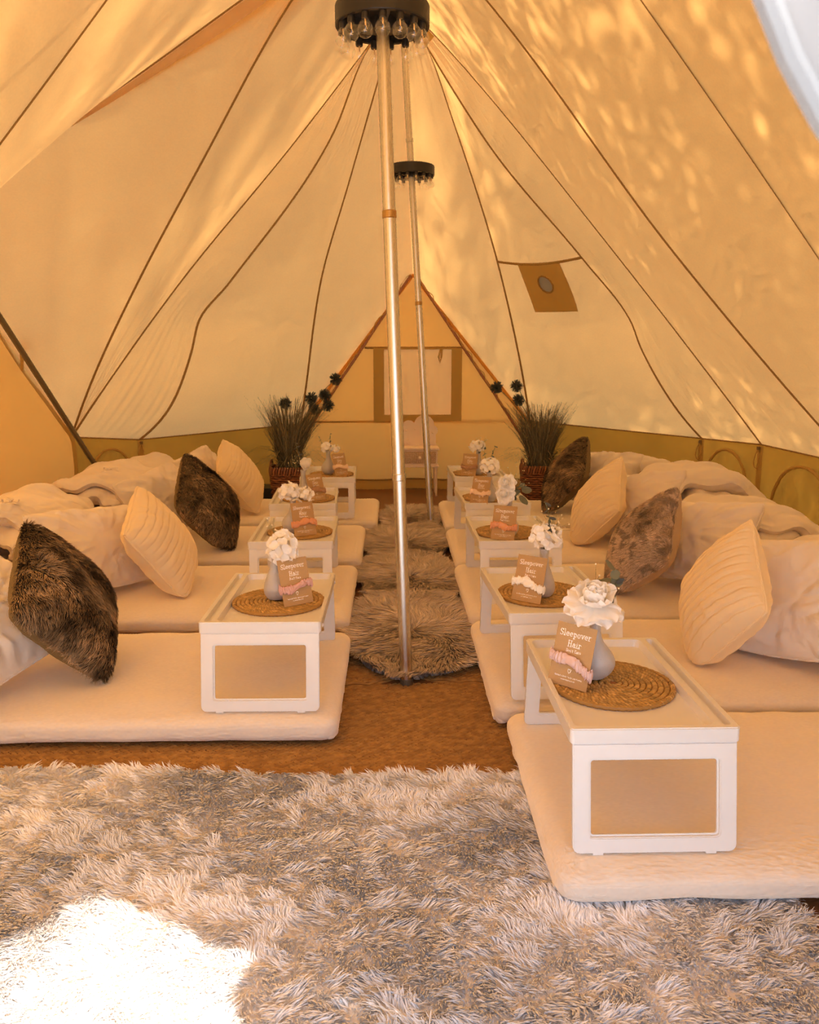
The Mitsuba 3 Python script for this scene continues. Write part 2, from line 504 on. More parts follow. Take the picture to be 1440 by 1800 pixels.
def on_gh(s, t):
    i, j = s * (_gh.shape[0] - 1), t * (_gh.shape[1] - 1)
    i0, j0 = int(min(i, _gh.shape[0] - 2)), int(min(j, _gh.shape[1] - 2))
    a, b = i - i0, j - j0
    p = (_gh[i0, j0] * (1 - a) * (1 - b) + _gh[i0 + 1, j0] * a * (1 - b) + _gh[i0, j0 + 1] * (1 - a) * b + _gh[i0 + 1, j0 + 1] * a * b)
    return p + unit(CENTRE - p) * 0.012


ribbon(np.array([on_gh(0.547 + 0.005 * math.sin(PI * t), t) for t in np.linspace(0, 1, 24)]), 0.018, CENTRE, 'm_seam', 'seam', roof, off=0.0)


def on_patch(u, v):
    """u across, v down the vent patch"""
    return on_gh(0.55 + 0.125 * v, 0.23 + 0.49 * u + v * (0.11 - 0.10 * u))


_hole = np.array([0.50, 0.42])
_ang = np.sort(np.r_[np.linspace(0, 2 * PI, 37)[:-1], [math.atan2(y - 0.42, x - 0.5) % (2 * PI) for x in (0, 1) for y in (0, 1)]])
_rings = []
for _q in (1.0, 0.5, 0.0):
    row = []
    for _a in _ang:
        ci, si = math.cos(_a), math.sin(_a)
        inner = _hole + np.array([0.155 * ci, 0.17 * si])
        k = min(((1 if ci > 0 else 0) - 0.5) / ci if abs(ci) > 1e-6 else 9, ((1 if si > 0 else 0) - _hole[1]) / si if abs(si) > 1e-6 else 9)
        outer = _hole + np.array([ci, si]) * k
        outer = np.clip(outer, 0, 1)
        q = inner * (1 - _q) + outer * _q
        row.append(on_patch(*q))
    _rings.append(row)
_R = np.array(_rings)
_vent = put('vent_patch', tm(_R, gridfaces(3, 40, True)), 'm_strip', roof, smooth=False, label='dark canvas patch with a round vent hole')
put('vent_rim', tube(np.vstack([_R[2], _R[2][:1]]) , 0.006, 6), 'm_seam', _vent)
_c = np.mean(_R[2], 0)
put('vent_mesh', tm(np.vstack([_R[2] + unit(_c - CENTRE) * 0.006, [_c]]), [[i, (i + 1) % 40, 40] for i in range(40)]), 'm_shadedflap', _vent, smooth=False)


# lower walls
def wall_piece(p, q, seed, bulge=0.035, nt=40, ns=18, outset=0.0):
    p, q = np.asarray(p, float), np.asarray(q, float)
    t, s = np.linspace(0, 1, nt)[None, :, None], np.linspace(0, 1, ns)[:, None, None]
    top = p + (q - p) * t
    out = unit(np.array([-(q - p)[1], (q - p)[0], 0]))
    out = out * np.sign(out @ (((p + q) / 2) - CENTRE))
    P = top * np.array([1, 1, 0]) + np.array([0, 0, 1.0]) * top[..., 2:] * (1 - s) + out * outset * s
    k = np.stack([t[..., 0] * 6 + 0 * s[..., 0], s[..., 0] * 1.6 + 0 * t[..., 0], 0 * s[..., 0] + 0 * t[..., 0]], -1)
    wv = (meshkit.noise(k, seed) - 0.5 + 0.5 * (meshkit.noise(k * 2.7, seed + 5) - 0.5))[..., None]
    return P + out * (bulge * np.sin(PI * s) * np.sin(PI * t) ** 0.6 * (0.4 + 1.5 * wv))


def wall(name, keys, label):
    pts = [EAVE[k] if isinstance(k, str) else np.array(k) for k in keys]
    w = structure(name, tube(np.array(pts) + [0, 0, 0.002], 0.006, 6), 'm_seam', label)
    for i in range(len(pts) - 1):
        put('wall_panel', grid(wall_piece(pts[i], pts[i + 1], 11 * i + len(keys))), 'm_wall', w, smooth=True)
    for q in pts[1:-1]:
        n = unit((CENTRE - q) * [1, 1, 0])
        s = np.cross(n, [0, 0, 1.0])
        put('seam_tape', grid(np.stack([q + n * 0.012 - s * 0.02 + [0, 0, -0.005], q + n * 0.02 + [0, 0, -0.005], q + n * 0.012 + s * 0.02 + [0, 0, -0.005]], 0)[None].repeat(2, 0)
                              - np.array([0, 0, q[2] - 0.02])[None, None] * np.array([0, 1])[:, None, None]), 'm_strip', w, smooth=True)
        tie = np.array([q + n * 0.03 + s * (0.03 * math.sin(PI * t) * (1 if t < 1 else 0)) + [0, 0, -0.02 - 0.13 * math.sin(PI * min(t, 1) / 2)] for t in np.linspace(0, 1, 10)]
                       + [q + n * 0.035 - s * 0.012 * math.sin(PI * t) + [0, 0, -0.15 + 0.12 * t] for t in np.linspace(0, 1, 10)])
        put('tie_cord', tube(tie, 0.004, 5), 'm_strip', w)
        put('tie_toggle', tube([q + n * 0.03 + [0, 0, -0.01], q + n * 0.032 + [0, 0, -0.03]], 0.011, 8), 'm_furback', w)
    return w


def vent_arch(w, p, q, u0, u1, hh, seed):
    p, q = EAVE[p], EAVE[q]
    n = unit((CENTRE - (p + q) / 2) * [1, 1, 0])
    a = np.linspace(PI, 0, 30)
    u = (u0 + u1) / 2 + (u1 - u0) / 2 * np.cos(a)
    z = 0.12 + (hh - 0.12) * np.sin(a) ** 0.75
    c = p + (q - p) * u[:, None]
    c[:, 2] = z
    c += n * 0.022 + n * 0.006 * meshkit.noise(np.stack([a * 8, a * 0, a * 0], -1), seed)[:, None]
    return put('vent_outline', tube(c, 0.008 + 0.004 * meshkit.noise(np.stack([a * 14, a * 0, a * 0], -1), seed + 1), 6), 'm_strip', w)


wr = wall('wall_right', ['n3', 'n4', 'n5', 'k', 'j', 'i', 'h', 'g'], 'ochre canvas side wall of the tent behind the right row of beds')
wl = wall('wall_left', ['f', 'e', 'cd'], 'ochre canvas side wall of the tent behind the left row of beds')
wn = wall('wall_near', ['n2', 'n1', 'a'], 'ochre canvas side wall of the tent beside the entrance')
vent_arch(wr, 'i', 'h', 0.12, 0.90, 0.53, 3)
vent_arch(wr, 'j', 'i', 0.10, 0.80, 0.53, 4)
vent_arch(wr, 'k', 'j', 0.15, 0.85, 0.53, 5)
vent_arch(wl, 'cd', 'e', 0.18, 0.88, 0.50, 6)


# side door wall on the left: canvas from the door peak to the ground
def tri_sheet(apex, b0, b1, seed, n=40, amp=0.03, nrm=None):
    s = np.linspace(0, 1, n)[:, None, None]
    t = np.linspace(0, 1, n)[None, :, None]
    apex, b0, b1 = map(np.asarray, (apex, b0, b1))
    P = apex * (1 - s) + (b0 * (1 - t) + b1 * t) * s
    N = unit(np.cross(b0 - apex, b1 - apex))
    return P + N * amp * (n3(P, 3.0, seed)[..., None] * 2) * np.sin(PI * np.clip(t, 0, 1)) ** 0.5 * np.sin(PI * np.clip(s, 0, 1)) ** 0.5


_db0, _db1 = np.array([-2.27, 5.74, 0.0]), np.array([-2.27, 2.58, 0.0])
_lw = []
for _s in np.linspace(0, 1, 40):     # upper edge runs down the door peak, base on the ground; far part follows the eave corner
    z = DL[2] * (1 - _s)
    f = DL[:2] + (EAVE['cd'][:2] - DL[:2]) * min(1, _s * DL[2] / (DL[2] - 0.6))
    g = DL[:2] + (EAVE['a'][:2] - DL[:2]) * min(1, _s * DL[2] / (DL[2] - 0.6))
    _lw.append(np.array([[*(f + (g - f) * t), z] for t in np.linspace(0, 1, 40)]))
_lw = np.array(_lw)
_lw[..., 0] += 0.03 * n3(_lw, 2.5, 9) * 2
door1 = structure('door_1', grid(_lw), 'm_door', 'plain canvas side door of the tent on the left', smooth=True)
ribbon(_lw[:, 0], 0.035, CENTRE, 'm_strip', 'hem', door1, off=0.012)
put('tie_strap', grid(np.array([[[-2.24, 5.0, 1.33], [-2.24, 5.05, 1.33]], [[-2.22, 5.0, 1.2], [-2.22, 5.06, 1.2]], [[-2.235, 5.02, 1.07], [-2.235, 5.06, 1.07]]])), 'm_strip', door1, smooth=True)
put('tie_strap', grid(np.array([[[-2.24, 5.08, 1.3], [-2.24, 5.10, 1.3]], [[-2.22, 5.12, 1.22], [-2.22, 5.15, 1.22]], [[-2.235, 5.18, 1.13], [-2.235, 5.20, 1.13]]])), 'm_canvas', door1, smooth=True)

# far door: a triangle of canvas with a clear window in it
FL, FR = np.array([-1.11, 7.19, 0.02]), np.array([1.475, 7.19, 0.02])
_fd = []
for _s in np.linspace(0, 1, 60):
    z = DF[2] * (1 - _s)
    k = min(1.0, (DF[2] - z) / (DF[2] - 0.59))
    g = min(1.0, max(0.0, (0.59 - z) / 0.59))
    lft = DF[:2] + (EAVE['f'][:2] - DF[:2]) * k + (FL[:2] - EAVE['f'][:2]) * g
    rgt = DF[:2] + (EAVE['g'][:2] - DF[:2]) * k + (FR[:2] - EAVE['g'][:2]) * g
    lft, rgt = lft + [-0.035, 0.012], rgt + [0.035, 0.012]
    _fd.append([[*(lft + (rgt - lft) * t), z] for t in np.linspace(0, 1, 44)])
_fd = np.array(_fd)
_fd[..., 1] += (0.02 * n3(_fd, 3.0, 4) + 0.02) * np.sin(PI * np.linspace(0, 1, 44))[None] ** 0.5
_gd = grid(_fd)
_tc = _gd.triangles_center
_gd.update_faces(~((_tc[:, 0] > -0.10) & (_tc[:, 0] < 0.54) & (_tc[:, 2] > 0.63) & (_tc[:, 2] < 1.215)))
door2 = structure('wall_far', _gd, 'm_door', 'triangular canvas door at the far end of the tent', smooth=True)


def flat_strip(x0, x1, z0, z1, y, bsdf, name, holder, n=10):
    th = 0.006
    m = trimesh.creation.box([x1 - x0, th, z1 - z0])
    m.apply_translation([(x0 + x1) / 2, y, (z0 + z1) / 2])
    return put(name, m, bsdf, holder, smooth=False)


def tube_line(p, q, r, n=12, wob=0.004, seed=1):
    t = np.linspace(0, 1, n)[:, None]
    c = np.asarray(p) + (np.asarray(q) - np.asarray(p)) * t
    return tube(c + wob * (np.stack([n3(c, 7, seed), n3(c, 7, seed + 1), n3(c, 7, seed + 2)], -1)), r, 6)


for _q in ('f', 'g'):
    put('welt', tube_line(DF + [0, 0.0, 0], EAVE[_q] + [0, 0.0, -0.02], 0.016, 14, 0.003), 'm_door', door2)
for z, x0, x1 in ((1.228, -0.235, 0.615), (0.592, -0.70, 1.10)):
    put('seam', tube_line([x0, 7.165, z], [x1, 7.165, z], 0.009), 'm_seam', door2)
w1 = structure('window_1', tube_line([-0.16, 7.155, 1.22], [0.605, 7.155, 1.22], 0.006), 'm_strip', 'clear plastic window with brown canvas borders in the far door')
_wx, _wz = np.linspace(-0.135, 0.575, 60), np.linspace(1.235, 0.61, 60)
_WP = np.stack(np.broadcast_arrays(_wx[None, :], 7.175 + 0 * _wx[None, :], _wz[:, None]), -1).copy()
_WP[..., 1] += 0.006 * (meshkit.fbm(_WP * [22, 1, 7], 3, 5) - 0.5)
put('pane', grid(_WP), 'm_pvc', w1, smooth=True)
flat_strip(-0.162, -0.07, 0.59, 1.222, 7.138, 'm_strip', 'border', w1)
flat_strip(0.512, 0.603, 0.60, 1.222, 7.138, 'm_strip', 'border', w1)
flat_strip(-0.07, 0.512, 0.598, 0.655, 7.138, 'm_strip', 'border', w1)
put('tie_loop', tube(np.array([[0.42, 7.14, 1.22], [0.40, 7.135, 1.15], [0.41, 7.13, 1.10], [0.425, 7.135, 1.15], [0.43, 7.14, 1.22]]), 0.008, 6), 'm_strip', w1)
trim = structure('trim_1', grid(np.array([[[x, 7.14 - 0.01 * i, z + 0.006 * math.sin(9 * x)] for x in np.linspace(-1.35, 1.7, 30)] for i, z in enumerate((0.085, 0.05, 0.005))])), 'm_strip', 'brown mud flap along the foot of the far door', smooth=True)
put('mud_flap_hem', tube(np.array([[x, 7.135, 0.088 + 0.006 * math.sin(9 * x)] for x in np.linspace(-1.35, 1.7, 30)]), 0.006, 6), 'm_seam', trim)

# unseen ground outside, made pale to bounce daylight in, and the groundsheet
_q = 40.0
structure('ground', tm([[-_q, -_q, -0.03], [_q, -_q, -0.03], [_q, _q, -0.03], [-_q, _q, -0.03]], [[0, 1, 2], [0, 2, 3]]), 'm_bounceground', 'unseen ground around the tent, made pale to bounce daylight in', smooth=False)
_fp = np.array([[1.3, 0.3], [2.33, 1.22], [2.42, 2.3], [2.46, 4.1], [2.44, 5.2], [2.32, 5.9], [1.5, 7.22], [-1.15, 7.22], [-1.95, 6.15], [-2.3, 5.75], [-2.3, 2.6], [-2.26, 1.2], [-1.2, 0.3]])
structure('floor', xf(extrude(Polygon(_fp), 0.02), mat((0, 0, -0.02))), 'm_sheet', 'red-brown groundsheet of the tent', smooth=False)


# ------------------------------------------------------------------ poles
def joint_pole(label, base, top, joints, r):
    k = thing('tent_pole', label, 'tent pole', None)
    base, top = np.array(base, float), np.array(top, float)
    cuts = [0.0] + joints + [1.0]
    for i in range(len(cuts) - 1):
        p, q = base + (top - base) * cuts[i], base + (top - base) * cuts[i + 1]
        d = unit(q - p)
        rr = r * (1.0 - 0.03 * i)
        put('pole_section', tube([p, p + d * 0.001, q - d * 0.001, q], [rr * 0.97, rr, rr, rr * 0.97], 28), 'm_steel' if i != 99 else 'm_steelgrey', k, smooth=40)
        if i:
            put('joint_ring', tube([p - d * 0.012, p - d * 0.010, p + d * 0.010, p + d * 0.012], [r * 0.99, r * 1.07, r * 1.07, r * 0.99], 28), 'm_brass' if i == 2 else 'm_steel', k, smooth=40)
    put('foot_cap', tube([base + [0, 0, 0.0], base + [0, 0, 0.004], base + [0, 0, 0.03]], [r * 1.1, r * 1.12, r * 1.06], 28), 'm_steelgrey', k, smooth=40)
    return k


P1B, P1T = (0.047, 2.718, 0.006), (-0.061, 2.718, 3.18)
P2B, P2T = (0.261, 5.416, 0.02), (0.068, 5.416, 3.25)
joint_pole('steel tent pole standing nearest at the front of the fur rugs', P1B, P1T, [0.235, 0.50], 0.0215)
joint_pole('steel tent pole further back beside the white dressing table', P2B, P2T, [0.22, 0.455, 0.76], 0.0215)


def chandelier(label, base, top, z, seed):
    base, top = np.array(base), np.array(top)
    c = base + (top - base) * ((z - base[2]) / (top[2] - base[2]))
    k = thing('ring_chandelier', label, 'chandelier', 'ring lamps clamped round the tent poles')
    R, hh = 0.142, 0.058
    put('ring', lathe([(R - 0.012, 0), (R, 0.0), (R + 0.002, 0.003), (R + 0.002, hh - 0.003), (R, hh), (R - 0.012, hh), (R - 0.012, 0)], 56), 'm_black', k, M=mat(c))
    put('hub', lathe([(0.024, -0.01), (0.04, -0.01), (0.043, 0.01), (0.04, 0.05), (0.024, 0.05), (0.024, -0.01)], 24), 'm_black', k, M=mat(c))
    put('tray', lathe([(0.04, 0.022), (R - 0.012, 0.022), (R - 0.012, 0.03), (0.04, 0.03), (0.04, 0.022)], 40), 'm_black', k, M=mat(c))
    sp = mikit.ply(tm(*(lambda b: (b.vertices + [0.083, 0, 0.012], b.faces))(trimesh.creation.box([0.094, 0.02, 0.02]))), 'm_black', smooth=False)
    for i in range(4):
        put('spoke', sp, None, k, M=mat(c, seed + i * PI / 2))
    prof = [(0.0001, -0.0555), (0.008, -0.0545), (0.016, -0.050), (0.0215, -0.042), (0.0235, -0.032), (0.0215, -0.022), (0.016, -0.0135), (0.011, -0.007), (0.0098, 0.0)]
    gl = mikit.ply(lathe(prof, 20), 'm_glass', smooth=True)
    cap = mikit.ply(lathe([(0.0, -0.004), (0.0105, -0.004), (0.0115, 0.0), (0.0115, 0.018), (0.0, 0.018)], 16), 'm_black', smooth=40)
    fil = mikit.ply(cat([tube([[0, 0, -0.002], [0.001, 0, -0.02]], 0.0022, 6), tube([[0.001, 0, -0.018], [0.006, 0.002, -0.03], [-0.006, 0, -0.033], [0.005, -0.003, -0.037]], 0.0008, 5)]), 'm_fil', smooth=40)
    for i in range(15):
        a = seed + 2 * PI * i / 15
        m = mat(c + np.array([math.cos(a) * (R - 0.017), math.sin(a) * (R - 0.017), -0.014]))
        b = put('bulb', gl, None, k, M=m)
        put('socket', cap, None, b, M=m)
        put('filament', fil, None, b, M=m)


chandelier('black ring chandelier with clear bulbs on the nearest tent pole', P1B, P1T, 2.135, 0.12)
chandelier('black ring chandelier with clear bulbs on the tent pole further back', P2B, P2T, 2.265, 0.3)

# A-frame legs of the two doors in view
alone('door_pole', tube([[-2.24, 4.24, 1.83], [-2.0, 5.4, 0.5], [-1.89, 5.83, 0.021]], 0.017, 14), 'm_steelgrey', 'slanting dark steel pole at the left side door', 'tent pole')
for _p, _l in ((FL, 'thin brown door pole slanting down behind the left grass basket'), (FR, 'thin brown door pole slanting down behind the right grass basket')):
    _top = DF + np.array([-0.02 if _p is FL else 0.02, -0.055, -0.01])
    _bot = _p + np.array([0.03 if _p is FL else -0.03, -0.06, 0])
    k = thing('door_pole', _l, 'tent pole')
    put('pole_tube', tube_line(_top, _bot, 0.012, 20, 0.01, 3), 'm_wickerlight', k)
    _ln = np.linspace(0, 1, 60)[:, None]
    _cc = _top + (_bot - _top) * _ln
    put('lacing', tube(_cc + 0.013 * np.stack([np.cos(_ln[:, 0] * 70), -0.6 + 0 * _ln[:, 0], np.sin(_ln[:, 0] * 70)], -1) + [-0.012 if _p is FL else 0.012, 0, 0.006], 0.004, 5), 'm_strip', k)

# white cloth flap tied back at the entrance, close to the camera
_edge = sweep_curve([(0.33, 1.66), (0.20, 1.50), (0.155, 1.36), (0.168, 1.315), (0.207, 1.25), (0.36, 1.12), (0.60, 1.00), (0.86, 0.93)], 40)
_fl = np.array([[[e[0] + t * (0.13 + 0.22 * i / 40) , 0.40 - 0.06 * t + 0.02 * math.sin(t * 16 + 0.1 * i) * (0.2 + t), e[1] + (0.10 + 0.30 * i / 40) * t] for t in np.linspace(0, 1, 26)] for i, e in enumerate(_edge)])
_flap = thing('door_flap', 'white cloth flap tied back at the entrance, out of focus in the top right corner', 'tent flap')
put('flap_cloth', grid(_fl), 'm_shadedflap', _flap, smooth=True)
put('flap_hem', tube(_fl[:, 0] + [0, 0.0, 0], 0.006, 8), 'm_shadedflap', _flap)

# ------------------------------------------------------------------ floor coverings
def coir(name, label, poly, z, seed, dense):
    k = thing(name, label, 'mat')
    put('backing', xf(bevel_plate(Polygon(poly), 0.012, 0.003), mat((0, 0, z))), 'm_coir' if dense is None else 'm_coirdark', k, smooth=False)
    r = rng(seed)
    lump = m3_lump
    pg = Polygon(poly).buffer(-0.004)
    px, py = 0.0205, 0.0098
    x0, y0, x1, y1 = dense
    X, Y = np.meshgrid(np.arange(x0, x1, px), np.arange(y0, y1, py), indexing='ij')
    jj = np.round((Y - y0) / py).astype(int)
    X = X + px * 0.5 * (jj % 2)
    P = np.stack([X.ravel(), Y.ravel()], 1)
    a = np.where((jj.ravel() // 2) % 2 == 0, 0.30, -0.30) + r.normal(0, 0.12, len(P))
    keep = inside(pg, P)
    P, a = P[keep], a[keep]
    c, s = np.cos(a), np.sin(a)
    sc = r.uniform(0.85, 1.15, (len(P), 1, 1))
    L = lump[0][None] * sc * np.array([0.0140, 0.0056, 0.0075])
    V = np.stack([L[..., 0] * c[:, None] - L[..., 1] * s[:, None], L[..., 0] * s[:, None] + L[..., 1] * c[:, None], L[..., 2]], -1)
    V[..., :2] += P[:, None]
    V[..., 2] += z + 0.0115 + r.uniform(-0.001, 0.001, (len(P), 1))
    F = (lump[1][None] + (np.arange(len(P)) * len(lump[0]))[:, None, None]).reshape(-1, 3)
    put('weave', tm(V.reshape(-1, 3), F), 'm_coir', k, smooth=True, kind='stuff')
    e = np.array(Polygon(poly).exterior.coords)
    e = np.array(LineString(e).segmentize(0.03).coords)
    put('bound_edge', tube(np.c_[e, np.full(len(e), z + 0.008) + 0.003 * np.sin(np.arange(len(e)) * 1.7)], 0.008, 6), 'm_coir', k)
    return k


def inside(poly, P):
    import shapely
    return shapely.contains_xy(poly, P[:, 0], P[:, 1])


_lv = np.array([[-1, 0, 0], [-0.45, -0.8, 0], [0.45, -0.8, 0], [1, 0, 0], [0.45, 0.8, 0], [-0.45, 0.8, 0], [-0.5, 0, 0.8], [0.5, 0, 0.8]])
_lf = np.array([[0, 1, 6], [1, 2, 7], [1, 7, 6], [2, 3, 7], [3, 4, 7], [4, 5, 6], [4, 6, 7], [5, 0, 6]])
m3_lump = (_lv, _lf)
_ex = np.linspace(-2.2, 2.25, 60)
_wavy = np.array([[x, 2.712 + 0.012 * math.sin(x * 5) + 0.085 * math.exp(-((x - 0.05) / 0.07) ** 2) + 0.006 * math.sin(17 * x)] for x in _ex])
coir('coir_mat', 'brown woven coir mat at the front, between the grey rug and the first tent pole', np.vstack([_wavy, [[2.15, 1.3], [1.5, 0.62], [-1.3, 0.62], [-2.1, 1.6]]]), 0.0, 5, (-1.35, 1.85, 1.0, 2.72))
_wavy2 = _wavy + [0, 0.022]
coir('coir_mat', 'brown woven coir mat under the fur rugs, behind the first tent pole', np.vstack([_wavy2, [[2.25, 5.2], [1.9, 5.95], [-1.8, 5.95], [-2.15, 5.4]]]), 0.001, 6, (-1.0, 2.70, 0.6, 3.2))


def shag(n, poly, z, length, width, ca, cb, seed, patch, skip=None, bend=0.85, segs=3):
    r = rng(seed)
    b = poly.bounds
    P = np.stack([r.uniform(b[0], b[2], n), r.uniform(b[1], b[3], n)], 1)
    P = P[inside(poly, P)]
    if skip is not None:
        P = P[~inside(skip, P)]
    P3 = np.c_[P, np.full(len(P), z)]
    a = 2.6 * PI * meshkit.fbm(P3 * 4.2, 3, seed) + 4.2 * n3(P3, 34, seed + 2)
    d = np.stack([np.cos(a), np.sin(a), 0 * a], 1)
    up = unit(np.c_[r.normal(0, 0.22, (len(P), 2)) + 0.5 * np.stack([n3(P3, 18, seed + 5), n3(P3, 18, seed + 6)], 1), np.ones(len(P))])
    k = meshkit.fbm(P3 * patch, 3, seed + 9)[:, None]
    k = np.clip((k - 0.32) / 0.36, 0, 1)
    tip = ca * (1 - k) + cb * k
    return P3, d, up, tip, length * (0.75 + 0.5 * meshkit.noise(P3 * 14, seed + 11)), width, bend, segs


def rug_outline(cx, cy, w, h, seed, n=90, p=3.2, amp=0.05):
    a = np.linspace(0, 2 * PI, n)[:-1]
    c, s = np.cos(a), np.sin(a)
    q = np.stack([np.sign(c) * np.abs(c) ** (2 / p) * w / 2, np.sign(s) * np.abs(s) ** (2 / p) * h / 2], 1)
    k = 1 + amp * (meshkit.noise(np.stack([np.cos(a) * 2 + 5, np.sin(a) * 2 + 5, a * 0], 1), seed) - 0.5) * 2
    return Polygon(q * k[:, None] + [cx, cy])


_rp = Polygon([(-1.35, 2.10), (-0.8, 2.10), (-0.2, 2.035), (0.2, 2.045), (0.85, 2.03), (0.85, 1.55), (0.84, 1.40), (0.80, 0.75), (-1.35, 0.75)]).buffer(0.02).buffer(-0.02)
rug = thing('shag_rug', 'large mottled pale grey shag rug across the front, with a sunlit corner', 'rug')
put('rug_backing', xf(bevel_plate(_rp, 0.012, 0.003), mat((0, 0, 0.021))), 'm_cotton', rug, smooth=False)
_bed = sbox(0.37, 1.53, 2.0, 2.3)
_a = shag(150000, _rp, 0.031, 0.030, 0.0044, np.array([0.70, 0.705, 0.715]), np.array([0.94, 0.94, 0.94]), 21, 4.0, _bed, 0.72)
_m, _c = blades(_a[0], _a[1], _a[2], _a[4], _a[5], _a[3] * 0.97, _a[3], bend=_a[6], seed=3, segs=3, cj=0.07)
put('pile', _m, 'm_hair', rug, smooth=True, color=_c, kind='stuff')


def skin(label, cx, cy, w, h, seed, n, tip=None):
    k = thing('fur_rug', label, 'rug', 'taupe long-haired fur rugs laid in the aisle')
    pg = rug_outline(cx, cy, w, h, seed)
    if tip:
        pg = unary_union([pg, Polygon(tip).buffer(0.02)]).buffer(0.03).buffer(-0.03)
    put('hide', xf(bevel_plate(pg.buffer(-0.035), 0.008, 0.002), mat((0, 0, 0.021))), 'm_furtan', k, smooth=False)
    r = rng(seed)
    b = pg.bounds
    P = np.stack([r.uniform(b[0], b[2], n), r.uniform(b[1], b[3], n)], 1)
    P = P[inside(pg, P)]
    P3 = np.c_[P, np.full(len(P), 0.026)]
    out = np.stack([(P[:, 0] - cx) / w * 2.2, (P[:, 1] - cy) / h * 2.2], 1)
    a = np.arctan2(out[:, 1], out[:, 0]) + 2.4 * (meshkit.fbm(P3 * 6, 3, seed) - 0.5) * 2 + 0.5 * n3(P3, 40, seed + 3)
    d = np.stack([np.cos(a), np.sin(a), 0 * a], 1)
    up = unit(np.c_[r.normal(0, 0.15, (len(P), 2)), np.ones(len(P))])
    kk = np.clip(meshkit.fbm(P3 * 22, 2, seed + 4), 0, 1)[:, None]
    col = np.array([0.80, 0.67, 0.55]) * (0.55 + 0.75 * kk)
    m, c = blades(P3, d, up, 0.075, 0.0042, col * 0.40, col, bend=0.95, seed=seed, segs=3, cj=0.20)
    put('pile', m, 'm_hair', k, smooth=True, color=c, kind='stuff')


skin('taupe long-haired fur rug around the foot of the nearest tent pole', 0.075, 3.22, 0.46, 0.90, 31, 30000, [(-0.03, 2.85), (0.13, 2.85), (0.09, 2.74), (0.01, 2.74)])
skin('taupe long-haired fur rug in the middle of the aisle', 0.08, 4.05, 0.46, 0.84, 32, 26000)
skin('taupe long-haired fur rug around the foot of the tent pole further back', 0.09, 4.86, 0.46, 0.84, 33, 22000)
skin('taupe long-haired fur rug at the far end of the aisle', 0.125, 5.62, 0.34, 0.74, 34, 16000)


# ------------------------------------------------------------------ beds
def soft_box(w, d, h, seed, r=0.05, nu=80, nv=44, lump=0.006):
    """a mattress under a fleece cover, centred in x and y, bottom at z = 0"""
    pts = []
    # wrap profile: across the section (around y/z), swept along x, with rounded ends
    th = np.linspace(0, 2 * PI, 96, endpoint=False)
    c, s = np.cos(th), np.sin(th)
    p = 7.0
    prof = np.stack([np.sign(c) * np.abs(c) ** (2 / p), np.sign(s) * np.abs(s) ** (2 / 3.2)], 1)
    xs = np.concatenate([-w / 2 + r * (1 - np.cos(np.linspace(0, PI / 2, 9))), np.linspace(-w / 2 + r, w / 2 - r, nu)[1:-1], w / 2 - r * (1 - np.cos(np.linspace(PI / 2, 0, 9)))])
    e = np.clip((np.abs(xs) - (w / 2 - r)) / r, 0, 1)
    k = np.sqrt(np.maximum(1 - e ** 2, 0.0))
    V = np.stack([np.repeat(xs[:, None], 96, 1),
                  prof[None, :, 0] * (d / 2 - r * 0.9 * (1 - k[:, None])),
                  h / 2 + prof[None, :, 1] * (h / 2 * (0.35 + 0.65 * k[:, None]))], -1)
    N = unit(np.stack([0.0 * V[..., 0] + np.sign(xs)[:, None] * e[:, None], prof[None, :, 0] ** 3 + 0 * V[..., 1], prof[None, :, 1] + 0 * V[..., 0]], -1))
    g = V + seed * 3.7
    nz = (meshkit.fbm(g * 5, 3, seed) - 0.5)[..., None] * 2 * lump + (meshkit.noise(g * np.array([14, 14, 14]), seed + 1) - 0.5)[..., None] * lump * 0.7
    V = V + N * nz
    V[..., 2] = np.maximum(V[..., 2], 0.0)
    v = V.reshape(-1, 3)
    n = len(xs)
    f = gridfaces(n, 96, True)
    v = np.vstack([v, V[0].mean(0), V[-1].mean(0)])
    j = np.arange(96)
    f = np.vstack([f, np.stack([j, (j + 1) % 96, j * 0 + n * 96], 1), np.stack([(n - 1) * 96 + (j + 1) % 96, (n - 1) * 96 + j, j * 0 + n * 96 + 1], 1)])
    m = tm(v, f)
    if m.volume < 0:
        m.invert()
    return m


BEDS = {'R1': (0.335, 1.875, 0.80, 0.13), 'R2': (0.31, 2.74, 0.84, 0.13), 'R3': (0.315, 3.63, 0.86, 0.13), 'R4': (0.33, 4.52, 0.84, 0.13), 'R5': (0.335, 5.50, 0.88, 0.13),
        'L1': (-0.165, 2.625, 0.80, 0.13), 'L2': (-0.18, 3.62, 0.88, 0.13), 'L3': (-0.17, 4.62, 0.86, 0.13), 'L4': (-0.10, 5.60, 0.88, 0.13)}
BEDLAB = {'R1': 'cream fleece-covered floor mattress nearest the camera, front of the right row', 'R2': 'cream fleece-covered floor mattress under the second tray table of the right row',
          'R3': 'cream fleece-covered floor mattress under the light fur cushion', 'R4': 'cream fleece-covered floor mattress under the fourth tray table of the right row',
          'R5': 'cream fleece-covered floor mattress at the back of the right row, by the basket', 'L1': 'cream fleece-covered floor mattress at the front of the left row',
          'L2': 'cream fleece-covered floor mattress under the second tray table of the left row', 'L3': 'cream fleece-covered floor mattress under the third tray table of the left row',
          'L4': 'cream fleece-covered floor mattress at the back of the left row, by the basket'}
BEDZ = {}
